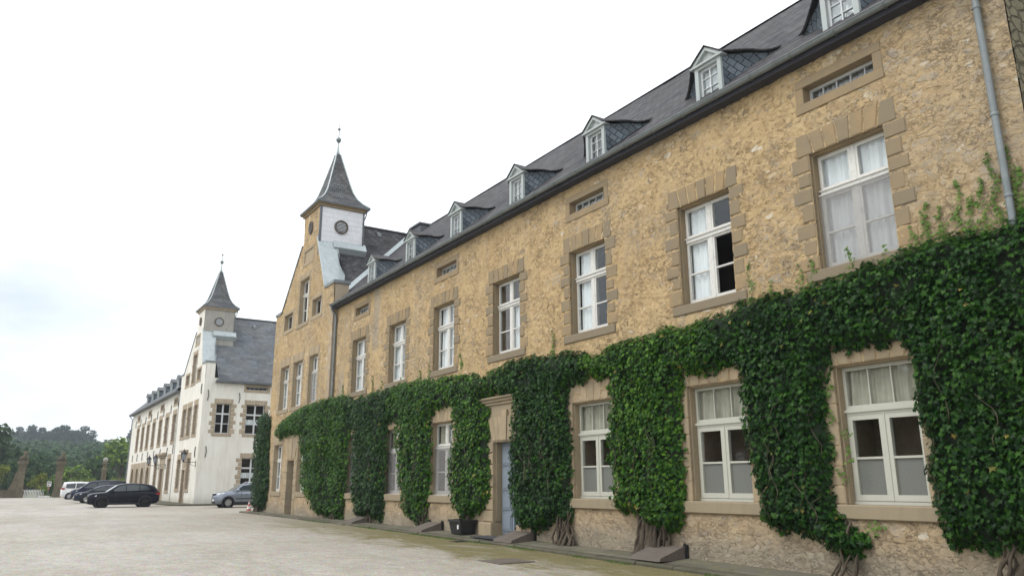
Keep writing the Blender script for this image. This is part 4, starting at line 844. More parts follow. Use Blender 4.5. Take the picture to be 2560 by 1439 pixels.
for k, (a, b, c, d) in enumerate(SWH):
    if k == 3: window(WH, ((a+b)/2, WA, c), RS, b-a, d-c, 'mini', 'gpaint', sur='plain', sur_mat='wstone')
    else: window(WH, ((a+b)/2, WA, c), RS, b-a, d-c, 'cross', 'gpaint', sur_mat='wstone', seed=k, over=.16, qa=.42, qb=.26, lint=.38, curtains=((.03, .97, .34, .5, 'curtain'),) if k in (1, 2) else ())
# arched openings of the far bays
for c in (89.2, 93.0, 96.8, 100.4):
    mb = MB(); w = 1.15; n = 12; arc = [(w*.82*math.cos(math.pi*k/n), 2.3+.82*math.sin(math.pi*k/n)*1.1) for k in range(n+1)]
    P = [(w+.45, .05), (w+.45, 3.75), (-w-.45, 3.75), (-w-.45, .05), (-w*.82, .05)]+arc[::-1]+[(w*.82, .05)]
    mb.prism(P, -.05, .3); a_ = mb.build('arch_surround', M['wstone'], WH, (WX, c, .1), RW)
    mb = MB(); mb.box(-1.0, 1.0, .3, .36, 0, 3.4); mb.box(-.04, .04, .26, .3, 0, 3.3); mb.box(-1, 1, .26, .3, 1.9, 2.0); mb.build('arch_door', M['browndoor'], a_)
mb = MB(); mb.box(-.85, .85, 0, .06, 0, 2.9)
for q in (-1, 1):
    for z0_ in (.15, 1.0, 1.85): mb.box(q*.42-.3, q*.42+.3, -.02, 0, z0_, z0_+.7)
d = mb.build('door', M['browndoor'], WH, (WX+.4, 80.7, .07), RW)
mb = MB()
for q in (-1, 1): mb.cbox(min(q*.85, q*1.3), max(q*.85, q*1.3), -.06, .45, -.3, 3.9, .02)
mb.box(-.85, .85, -.03, .4, 2.92, 3.9); mb.cbox(-1.45, 1.45, -.2, .1, 3.9, 4.1, .04); mb.cbox(-1.6, 1.6, -.36, .1, 4.1, 4.35, .05); mb.build('door_surround', M['wstone'], d, (0, -.4, 0), 0.)
# iron wall ties
for (y_, z_) in [(64.9, 8.9), (65.2, 4.0), (75.6, 4.6), (75.0, 8.6)]+[(c+2.0, 8.35) for c in WUP]+[(c+2.0, 4.45) for c in WUP]:
    mb = MB(); mb.tube([(WX-.05 if y_ > 74 else -.05, y_, z_-.4), (WX-.07 if y_ > 74 else -.07, y_+.05, z_), (WX-.05 if y_ > 74 else -.05, y_, z_+.4)], .035, 6); mb.build('wall_tie', M['iron'], WH)
for (x_, z_) in ((.35, 8.35), (2.75, 8.25), (.55, 4.0)): mb = MB(); mb.tube([(x_-.03, WA-.05, z_-.42), (x_+.03, WA-.07, z_), (x_-.03, WA-.05, z_+.42)], .03, 6); mb.build('wall_tie', M['iron'], WH)
# roofs
WPY0 = WA-.3; WPC = WPY0+(RIDGE_Z-9.55)/1.19
slope_mesh('roof', lambda a, b: (.96+(12.5-.96)*a, WPY0+(WPC-WPY0)*b, 9.55+(RIDGE_Z-9.55)*b), 40, 20, lambda p: (p[0], (p[1]-WPY0)*1.55), M['slate2'], WH, .02, 8)
slope_mesh('roof', lambda a, b: (.96+(12.5-.96)*a, WPC+(WPC-WPY0)*b, RIDGE_Z-(RIDGE_Z-9.55)*b), 8, 6, lambda p: (p[0], p[1]*1.55), M['slate2'], WH)
slope_mesh('roof', lambda a, b: (WX-.4+(RIDGE_X-WX+.4)*b, WPC+(WEND+.2-WPC)*a if b > .25 else WB+.03+(WEND+.2-WB-.03)*a, roof_z(WX-.4+(RIDGE_X-WX+.4)*b)), 40, 20, lambda p: (p[1], p[0]*1.36), M['slate2'], WH, .02, 9)
slope_mesh('roof', lambda a, b: (RIDGE_X+6.4*b, WPC+(WEND+.2-WPC)*a, RIDGE_Z-6.4*ROOF_K*b), 8, 6, lambda p: (p[1], p[0]*1.36), M['slate2'], WH)
mb = MB()
for x in np.arange(2.4, 12.4, .36): mb.prism([(WPC-.14, RIDGE_Z-.05), (WPC, RIDGE_Z+.07), (WPC+.14, RIDGE_Z-.05)], x, x+.355, ax='x')
mb.build('ridge_tiles', M['slate2'], WH)
mb = MB(); y_ = WPY0+(14.9-9.55)/1.19; mb.prism([(y_-.2, 14.75), (y_-.2, 14.95), (y_+.1, 15.1)], 4.4, 4.65, ax='x'); mb.build('roof_vent', M['zinc'], WH)
mb = MB(); mb.box(.8, 12.4, WPY0-.12, WPY0+.02, 9.38, 9.56); mb.box(.8, 12.3, WPY0+.02, WA+.02, 9.36, 9.45); mb.box(WX-.5, WX-.36, WB+.05, WEND+.2, 9.62, 9.80); mb.box(WX-.36, WX+.02, WB+.05, WEND+.1, 9.60, 9.68); mb.build('gutter', M['dzinc'], WH)
mb = MB(); mb.tube([(WX-.43, WEND, 9.65), (WX-.1, WEND-.2, 9.2), (WX-.1, WEND-.2, .1)], .06, 8); mb.build('downpipe', M['zinc'], WH)
mb = MB(); mb.tube([(WX-.43, WB+.1, 9.65), (WX-.1, WB+.12, 9.2), (WX-.1, WB+.12, .1)], .05, 8); mb.build('downpipe', M['zinc'], WH)
for yc_ in (77.4, 80.8, 84.6, 88.5, 92.2, 95.8): dormer(WH, .2, yc_, 'slate2')
place_children(WH)
# raised paving round the foot of the white wing
mb = MB(); P = [(12, WA+.2), (12, WA-1.2), (1.2, WA-1.25), (-.3, WA-1.2), (-1.2, WA-.6), (-1.7, WA+.6), (-1.9, WA+3), (-1.9, WEND), (.3, WEND), (.3, WA+.2)]
mb.prism(P, -.25, .11, ax='z'); struct(mb.build('pavement', M['kerb']))

# ------------------------------------------------------------------ ivy
IVY_BAND = [(42.21,4.22),(41.9,4.77),(40.3,5.1),(37.06,5.39),(33.77,5.43),(32.97,5.45),(32.31,5.15),(29.68,5.19),(26.55,5.27),(24.86,5.16),(23.45,5.1),(21.97,5.04),(20.74,4.86),(19.99,5.07),(18.68,5.12),(16.94,5.06),(15.8,4.92),(15.62,4.7),(15.32,4.75),(14.71,4.9),(14.03,4.91),(13.34,4.95),(12.82,5.02),(12.15,4.95),(10.9,5.12),(10.18,5.23),(9.91,5.25),(9.21,5.19),(8.8,5.19),(8.43,5.18),(8.28,5.25),(7.93,5.29),(7.62,5.3),(7.31,5.31),(6.92,5.4),(6.37,5.42),(5.86,5.42),(5.46,5.37),(5.22,5.49),(4.98,5.6),(4.5,5.7),(4.5,4.05),(6.83,3.57),(7.26,3.8),(7.51,3.81),(7.83,3.81),(8.11,3.83),(8.37,3.83),(8.57,3.76),(9.49,3.57),(10.71,3.43),(10.78,3.8),(11.36,3.78),(11.85,3.78),(12.28,3.87),(13.28,3.47),(14.83,3.59),(14.99,3.81),(14.76,3.95),(15.13,4.07),(15.49,4.11),(15.97,4.08),(16.34,4.0),(17.63,3.65),(19.1,4.04),(19.99,4.1),(21.0,4.06),(21.91,3.76),(23.07,4.02),(24.24,4.0),(25.74,3.48),(27.22,3.76),(28.31,3.78),(29.84,3.48),(31.67,3.83),(32.28,3.86),(34.5,3.37),(37.99,3.89),(38.88,3.94),(41.36,3.94),(41.81,3.75)]
IVY_COLS = [
 [(7.17,3.78),(7.18,3.66),(7.15,3.51),(7.08,3.08),(7.08,2.83),(7.09,2.49),(7.06,2.19),(7.08,1.82),(7.1,1.68),(7.06,1.47),(7.03,1.27),(6.97,1.06),(7.06,.87),(6.99,.75),(6.88,.57),(6.65,.54),(6.41,.54),(6.11,.57),(5.73,.61),(4.5,.55),(4.5,4.4),(6.1,4.23)],
 [(10.73,3.47),(10.72,3.03),(10.66,2.75),(10.71,2.46),(10.67,2.05),(10.54,1.84),(10.51,1.54),(10.45,1.24),(10.5,.87),(10.34,.78),(10.18,.67),(9.82,.59),(9.48,.59),(9.15,.55),(8.97,.38),(8.71,.26),(8.34,.34),(8.27,.43),(8.11,.69),(8.3,.67),(8.48,.85),(8.61,1.0),(8.74,1.25),(8.86,1.46),(8.77,1.76),(8.77,2.22),(8.74,2.75),(8.73,2.98),(8.73,3.32),(8.57,3.76),(9.44,4.1)],
 [(14.7,3.89),(14.72,3.54),(14.86,3.19),(14.84,2.8),(14.97,2.56),(14.83,2.27),(14.97,2.03),(14.77,1.8),(14.69,1.43),(14.74,1.06),(14.63,.87),(14.22,.83),(13.81,.79),(13.59,.51),(13.12,.47),(12.6,.53),(12.57,.82),(12.41,1.21),(12.42,1.87),(12.33,2.18),(12.43,2.71),(12.39,3.12),(12.39,3.47),(12.28,3.87),(13.49,4.33)],
 [(16.34,4.07),(16.5,3.87),(16.44,3.31),(16.49,2.82),(16.48,1.95),(16.51,1.15),(16.39,.69),(16.62,.53),(17.33,.52),(17.78,.24),(18.82,.29),(19.08,.54),(19.35,1.41),(19.3,2.31),(19.23,3.21),(19.08,3.89),(19.1,4.13),(17.61,4.42)],
 [(21.0,4.09),(20.63,3.82),(20.62,3.3),(20.55,2.35),(20.59,1.75),(20.49,1.41),(20.79,.91),(21.25,.62),(21.89,.42),(22.52,.49),(22.74,.9),(22.98,1.4),(22.96,1.81),(23.09,2.14),(22.79,2.54),(22.73,3.09),(22.74,3.51),(22.95,4.04),(21.93,4.4)],
 [(24.37,4.08),(24.64,3.92),(24.51,3.19),(24.55,2.1),(24.59,1.22),(24.7,.34),(24.78,.1),(25.43,.08),(25.87,.38),(26.59,.54),(26.62,1.01),(26.96,1.77),(27.16,2.93),(27.23,3.86),(25.81,4.49)],
 [(28.31,3.86),(28.35,3.39),(28.28,2.17),(28.36,.99),(28.5,.13),(29.53,.22),(30.99,.17),(31.44,.94),(31.61,2.24),(31.5,3.55),(31.83,4.01),(29.93,4.37)],
 [(32.3,4.0),(32.37,3.49),(32.38,2.47),(32.54,.93),(32.67,.11),(34.76,.12),(35.65,.29),(36.54,.87),(37.61,1.6),(37.67,2.86),(38.08,4.01),(35.25,4.77)],
 [(43.9,5.2),(43.8,3.2),(43.4,1.34),(43.9,.2),(45.6,.2),(45.95,.6),(46.1,1.93),(46.3,3.2),(46.2,4.6),(46.1,5.3),(44.85,5.6)]]
def inpoly(px, py, poly):
    ins = np.zeros(px.shape, bool); n = len(poly)
    for i in range(n):
        (x0, y0), (x1, y1) = poly[i], poly[(i+1) % n]
        if y0 == y1: continue
        c = ((y0 > py) != (y1 > py)) & (px < (x1-x0)*(py-y0)/(y1-y0)+x0); ins ^= c
    return ins
RES = .05; RY0, RZ0 = 4.3, -.3; NY, NZ = int((46.6-RY0)/RES), int((6.0-RZ0)/RES)
GYc, GZc = np.meshgrid(RY0+(np.arange(NY)+.5)*RES, RZ0+(np.arange(NZ)+.5)*RES)
jy = GYc+.12*(fbm(GYc*3.4, GZc*3.4, 4, 91)-.5)*2; jz = GZc+.12*(fbm(GYc*3.4, GZc*3.4, 4, 92)-.5)*2
band = inpoly(jy, jz, IVY_BAND); colm = [inpoly(jy, jz, c) for c in IVY_COLS]; mask = band.copy()
for c in colm: mask |= c
dist = np.zeros(mask.shape); er = mask.copy()
for k in range(12):
    dist += er*RES; e2 = er.copy(); e2[1:] &= er[:-1]; e2[:-1] &= er[1:]; e2[:, 1:] &= er[:, :-1]; e2[:, :-1] &= er[:, 1:]; er = e2
dist[:, :2] = np.maximum(dist[:, :2], .3)
thick = .07 + .31*ss(0, .36, dist) + .30*(fbm(GYc*1.9, GZc*1.5, 4, 93)-.5)*ss(.05, .3, dist)
cent = [np.mean([p[0] for p in c]) for c in IVY_COLS]; mids = [3]+[(a+b)/2 for a, b in zip(cent[:-1], cent[1:])]+[50]; mids[8] = 43.0
LOB = np.array([(0,.0,.06),(.0,-.10,.0),(.13,-.34,-.02),(.42,-.40,-.07),(.30,-.08,.0),(.50,.16,-.08),(.24,.20,.0),(.0,.66,-.10),(-.24,.20,.0),(-.50,.16,-.08),(-.30,-.08,.0),(-.42,-.40,-.07),(-.13,-.34,-.02)])
LOBF = np.array([(0, i, i % 12+1) for i in range(1, 13)])
DIA = np.array([(0,-.42,0),(.40,-.08,-.07),(.0,.62,-.08),(-.40,-.08,-.07),(0,.02,.05)]); DIAF = np.array([(4,0,1),(4,1,2),(4,2,3),(4,3,0)])
def leaves(P, N, size, tpl, fac, spin=.5):
    """P (n,3) centres, N (n,3) normals; the tip hangs down the surface"""
    n = len(P); N = N/np.linalg.norm(N, axis=1, keepdims=True); dn = np.array([0,0,-1.])-N*(-N[:, 2:3]); dn /= np.linalg.norm(dn, axis=1, keepdims=True)+1e-9
    sd = np.cross(N, dn); a = RNG.normal(0, spin, n)[:, None]; t = dn*np.cos(a)+sd*np.sin(a); b = np.cross(t, N)
    s = (size*(.5+.85*RNG.random(n)**1.4))[:, None, None]
    V = P[:, None]+s*(tpl[None, :, 0:1]*b[:, None]+tpl[None, :, 1:2]*t[:, None]+tpl[None, :, 2:3]*N[:, None])
    F = fac[None]+(np.arange(n)*len(tpl))[:, None, None]
    return V.reshape(-1, 3), F.reshape(-1, 3)
IVL = ['broad ivy covering the right end of the stone facade from downpipe to window', 'ivy column between the two nearest ground floor windows, tapering to a root by the wall', 'bushy ivy column above a thick gnarled root beside a stone cellar hatch', 'ivy column beside the blue door with twisted bare roots at its foot',
 'ivy column growing down to a black planter pot left of the blue door', 'narrow ivy column tapering to a thin stem between two screened windows', 'dark straight ivy column standing behind the farthest cellar hatch', 'widest dense ivy column by the gable corner, hiding the foot of the downpipe', 'separate tall ivy mass at the far corner of the stone gable, behind the cone']
TRUNKS = {0: [(5.6, -.1, .5, .13), (6.0, -.1, .4, .07), (5.1, -.1, .5, .11)], 1: [(8.55, -.08, .5, .06), (8.75, -.05, .3, .055)], 2: [(13.6, -.03, .75, .12), (13.4, -.03, .7, .11), (13.8, -.03, .7, .09), (13.1, -.03, .5, .075), (13.5, -.03, .75, .09)],
 3: [(16.75, .0, .42, .085), (16.6, .0, .4, .07), (16.9, .0, .42, .075), (17.05, 0, .3, .06)], 4: [(21.85, .3, .75, .05), (22.1, .3, .7, .04)], 5: [(25.0, .03, .5, .07), (24.85, .03, .45, .05)], 6: [(29.6, .05, .6, .08)], 7: [(33.6, .05, .6, .1)], 8: [(45.0, 0, .5, .1)]}
SHOOTS = [(6.55,5.35,6.1),(6.31,5.4,5.95),(6.0,5.45,6.3),(5.66,5.4,6.2),(5.43,5.5,6.6),(5.8,5.45,5.98),(5.16,5.5,6.6),(5.08,5.5,6.2),(8.0,5.2,5.7),(10.28,5.15,5.95),(9.12,5.2,5.66),(8.8,5.2,5.7),(9.8,5.2,5.52),(22.55,5.0,5.8),(24.88,5.05,5.74),(25.64,5.1,5.7),(30.07,5.1,5.9),(29.12,5.1,5.58),(33.5,5.4,5.88),(17.25,4.95,5.7),(27.3,5.1,5.5),(31.2,5.1,5.5),(7.35,5.25,5.55),(6.8,5.35,5.75)]
for i, col in enumerate(IVY_COLS):
    lo, hi = mids[i], mids[i+1]; me_ = colm[i] | (band & (GYc >= lo) & (GYc < hi))
    x_base = -.2 if i >= 8 else 0.
    xb = -.2*ss(34.0, 35.2, GYc)
    root = thing('ivy_plant', IVL[i], 'ivy', (x_base-.1, cent[i], pav_z(-.1, min(cent[i], 46))), 0, 'ivy columns on the stone facade'); RL = np.array(root.location)
    # foliage
    yc_ = cent[i]; rng_ = math.hypot(12.5, yc_); near = i < 4
    size = .092 if i < 2 else .096 if i < 4 else .115; dens = (760 if i < 2 else 680 if i < 4 else 420)
    idx = np.argwhere(me_); n = int(len(idx)*RES*RES*dens); pick = idx[RNG.integers(0, len(idx), n)]
    py = RY0+(pick[:, 1]+RNG.random(n))*RES; pz = RZ0+(pick[:, 0]+RNG.random(n))*RES
    th = thick[pick[:, 0], pick[:, 1]]; w = 1-RNG.random(n)**2.2*.55; px = xb[pick[:, 0], pick[:, 1]]-th*w+RNG.normal(0, .03, n)
    gap = fbm(py*2.3, pz*2.3, 4, 97) > .36; kp = gap | (RNG.random(n) < .35); pick, py, pz, th, w, px = pick[kp], py[kp], pz[kp], th[kp], w[kp], px[kp]; n = len(py)
    gy_, gx_ = np.gradient(thick, RES); g1 = gx_[pick[:, 0], pick[:, 1]]; g2 = gy_[pick[:, 0], pick[:, 1]]
    N = np.stack([-np.ones(n), -np.clip(g1, -1.2, 1.2)*.9, .55-np.clip(g2, -1.2, 1.2)*.9], 1)+RNG.normal(0, .38, (n, 3))
    V, F = leaves(np.stack([px, py, pz], 1), N, size, LOB if near else DIA, LOBF if near else DIAF)
    quads_mesh('foliage', V-RL, F, M['ivyyellow' if i in (2, 4, 5, 7) else 'ivy'], root)
    # backing of twigs and litter, shade of the gaps painted into its colour
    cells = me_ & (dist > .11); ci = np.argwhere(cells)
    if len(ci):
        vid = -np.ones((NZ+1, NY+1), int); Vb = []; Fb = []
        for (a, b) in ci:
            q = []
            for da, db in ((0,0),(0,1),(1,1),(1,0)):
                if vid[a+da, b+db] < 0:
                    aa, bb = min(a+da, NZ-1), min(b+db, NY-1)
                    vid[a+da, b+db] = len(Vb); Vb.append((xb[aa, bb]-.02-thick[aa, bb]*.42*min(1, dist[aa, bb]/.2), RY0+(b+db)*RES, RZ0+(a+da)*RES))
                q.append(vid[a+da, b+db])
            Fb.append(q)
        quads_mesh('shade_backing', np.array(Vb)-RL, Fb, M['ivyback'], root)
    # trunks
    rn = random.Random(i); mb = MB()
    for (ty, tz, h_, r_) in TRUNKS[i]:
        for q in range(max(2, int(r_*60))):
            z0_ = pav_z(-.2, min(ty, 46))-.06; pts = []; ph = rn.uniform(0, 6); m_ = 12; o_ = rn.uniform(-1, 1)*r_*1.5; f_ = rn.uniform(.8, 1.3); rr_ = r_*rn.uniform(.22, .5)
            for k in range(m_+1):
                t = k/m_; fl = (1-t)**2.5
                pts.append((x_base-.10-.05*math.sin(t*5*f_+ph)-.6*r_*abs(math.sin(ph*3))-.10*fl, ty+o_*(1-.5*t)+o_*1.3*fl+.05*math.sin(t*7*f_+ph)+.025*math.sin(t*17+ph*2), z0_+(h_+.5)*t))
            mb.tube([tuple(np.array(p)-RL) for p in pts], [rr_*(1.25-.5*k/m_+.5*(1-k/m_)**4)*(1+.22*math.sin(k*2.9+ph)) for k in range(m_+1)], 7)
    mb.build('trunk', M['bark'], root, smooth=True)
    mb = MB()
    for q in range(10 if i < 4 else 5):
        ty = cent[i]+rn.uniform(-.7, .7)*(1.6 if i == 0 else 1); pts = []; ph = rn.uniform(0, 6); z_ = rn.uniform(.7, 2.4); L = rn.uniform(.5, 1.3)
        for k in range(8):
            yy = ty+.09*math.sin(k*.9+ph)+k*.02*math.sin(ph); zz = z_+L*k/7; a_, b_ = min(max(int((yy-RY0)/RES), 0), NY-1), min(int((zz-RZ0)/RES), NZ-1)
            pts.append((x_base-max(.05, thick[b_, a_])*1.02-.01*math.sin(k*2+ph)-.02*(k % 3 == 1), yy, zz))
        ok = all(me_[min(max(int((p[2]-RZ0)/RES), 0), NZ-1), min(max(int((p[1]-RY0)/RES), 0), NY-1)] for p in pts)
        if ok: mb.tube([tuple(np.array(p)-RL) for p in pts], [.010-.0009*k for k in range(8)], 5)
    if mb.v: mb.build('runner_stems', M['bark'], root, smooth=True)
    # young shoots creeping up the wall
    P = []; 
    for (sy, za, zb) in SHOOTS:
        if lo <= sy < hi:
            k = int((zb-za)*110*(1 if i < 1 else .6)); zz = za-.1+(zb-za+.1)*RNG.random(k)**1.15; wd = .11*(1-(zz-za)/(zb-za)*.75); P += list(np.stack([(-.2 if sy > PAV_A else 0)-.045-.02*RNG.random(k), sy+.04*np.sin(zz*9)+RNG.normal(0, 1, k)*wd*.6, zz], 1))
    if i == 1:
        for (ty, tz) in [(8.67,3.21),(8.78,3.07),(8.76,2.8),(8.7,2.6),(8.73,2.32),(8.72,2.04),(8.45,2.34),(8.43,2.1),(8.4,1.9),(8.56,1.62),(8.62,1.75),(8.2,.72),(8.1,.78),(8.02,.82)]: P += [(-.07, ty+random.gauss(0, .05), tz+random.gauss(0, .06)) for _ in range(11)]
    if P:
        P = np.array(P); n = len(P); N = np.stack([-np.ones(n), RNG.normal(0, .4, n), .5+RNG.normal(0, .4, n)], 1); V, F = leaves(P, N, .06 if i < 3 else .085, LOB if near else DIA, LOBF if near else DIAF, .9); quads_mesh('young_shoots', V-RL, F, M['shoot'], root)

# ------------------------------------------------------------------ things on the pavement
HL = ['wedge shaped stone cellar hatch nearest the camera, under the gnarled ivy', 'stone cellar hatch wedge right of the blue door, beside the dark mat', 'stone cellar hatch wedge left of the black planter pot', 'farthest stone cellar hatch wedge, half under the dark ivy column']
for k, y_ in enumerate((13.0, 18.7, 24.1, 30.2)):
    t = thing('cellar_hatch', HL[k], 'cellar hatch', (-.06, y_, pav_z(-.4, y_)+.008), 0, 'cellar hatches along the pavement')
    mb = MB(); w = .46; hh = .23; d = .74
    mb.prism([(0, -.03), (0, hh), (-.04, hh+.015), (-d, .035), (-d-.03, -.03)], -w, w)
    mb.build('cover', M['dstone'], t)
    for q in (-1, 1): mb = MB(); mb.box(-.03, .03, q*w-.05, q*w+.05, 0, hh+.05); mb.ball((-.02, q*w, hh+.06), .03, 6); mb.build('hinge_post', M['iron'], t)
t = thing('planter_pot', 'square black plastic planter pot with a small white tag, at the foot of the ivy', 'planter', (-.35, 21.75, pav_z(-.35, 21.75)+.008))
mb = MB(); mb.add([(-.22,-.3,0),(.22,-.3,0),(.22,.3,0),(-.22,.3,0),(-.29,-.38,.42),(.29,-.38,.42),(.29,.38,.42),(-.29,.38,.42),(-.25,-.34,.42),(.25,-.34,.42),(.25,.34,.42),(-.25,.34,.42),(-.25,-.34,.36),(.25,-.34,.36),(.25,.34,.36),(-.25,.34,.36)],
  [(0,3,2,1),(0,1,5,4),(1,2,6,5),(2,3,7,6),(3,0,4,7),(4,5,9,8),(5,6,10,9),(6,7,11,10),(7,4,8,11),(8,9,13,12),(9,10,14,13),(10,11,15,14),(11,8,12,15),(12,13,14,15)])
mb.box(-.305, -.27, -.40, .40, .37, .425); mb.box(.27, .305, -.40, .40, .37, .425); mb.box(-.27, .27, -.40, -.37, .37, .425); mb.box(-.27, .27, .37, .40, .37, .425); mb.build('pot', M['plastic'], t)
mb = MB(); mb.box(-.285, -.262, -.24, -.17, .16, .28); mb.build('tag', M['white'], t)
mb = MB(); mb.box(-.78, -.12, 19.15, 20.55, -.012, .012); o = mb.build('door_mat', M['mat'], None, (0, 0, pav_z(-.45, 19.8)+.02)); o.rotation_euler = (0, 0, 0); tag(o, 'dark rubber mat lying on the pavement before the blue door', 'door mat')
def manhole(x, y, s, lab, rnd_):
    t = thing('manhole_cover', lab, 'manhole cover', (x, y, gz(y)+.004)); mb = MB(); mb.box(-s, s, -s*1.0, s*1.0, -.05, .012); mb.build('frame', M['dstone'], t)
    mb = MB()
    if rnd_: mb.lathe([(s*.72, .0125), (s*.72, .018), (s*.66, .024), (s*.6, .016), (.01, .016)], (0,0,0), 24)
    else: mb.box(-s*.8, s*.8, -s*.8, s*.8, .0125, .02)
    mb.build('lid', M['iron'] if not rnd_ else M['dstone'], t)
manhole(-2.9, 15.2, .46, 'round manhole lid in a square frame set in the mossy gravel', True); manhole(-1.22, 20.4, .22, 'small dark square drain cover close to the kerb', False)

# traffic cone
t = thing('traffic_cone', 'small faded red and white traffic cone beside the ivy at the far gable corner', 'traffic cone', (-.32, 46.95, gz(47)+.0))
MB().box(-.19, .19, -.19, .19, 0, .04).lathe([(.15, .03), (.118, .18)], n=14).build('base', M['orange'], t); MB().lathe([(.0885, .318), (.0578, .462)], n=14).build('red_band', M['orange'], t); MB().lathe([(.0353, .558), (.022, .64)], n=14).build('tip', M['orange'], t)
MB().lathe([(.118, .181), (.088, .319)], n=14).build('white_band', M['conewhite'], t); MB().lathe([(.058, .461), (.035, .559)], n=14).build('white_band', M['conewhite'], t)

# ------------------------------------------------------------------ wall lanterns
def lantern(loc, rot, lab):
    """hangs out along local -y from the wall point"""
    t = thing('wall_lantern', lab, 'lantern', loc, rot, 'black wall lanterns on the white building')
    mb = MB(); mb.box(-.05, .05, -.03, 0, -.35, .12); mb.tube([(0, -.02, 0), (0, -.5, .03), (0, -.92, .0)], .022, 6); mb.tube([(0, -.02, -.28), (0, -.28, -.2), (0, -.55, .02)], .016, 6); mb.build('bracket', M['iron'], t)
    mb = MB(); c = (0, -.92, .0)
    mb.lathe([(.03, 0), (.09, .05), (.05, .1), (.12, .16)], c, 6); 
    for k in range(6): g = 2*math.pi*k/6; mb.tube([(c[0]+.12*math.cos(g), c[1]+.12*math.sin(g), .16), (c[0]+.2*math.cos(g), c[1]+.2*math.sin(g), .6)], .014, 4)
    mb.lathe([(.26, .6), (.24, .64), (.12, .8), (.06, .84), (.07, .9), (.015, .95), (.01, 1.05)], c, 6); h = mb.build('lamp_housing', M['iron'], t)
    mb = MB(); mb.lathe([(.105, .165), (.185, .595)], c, 6); mb.build('lamp_glass', M['ironlight'], h)
lantern((0, 64.75, 3.2), RW, 'black wall lantern on the near corner of the white building, by its gable door')
lantern((WX, 82.7, 3.3), RW, 'black wall lantern left of the corniced door of the white building'); lantern((WX, 78.9, 3.3), RW, 'black wall lantern right of the corniced door of the white building')
lantern((5.75, WA, 3.9), RS, 'black wall lantern half behind the tall ivy, on the end wall of the white building')

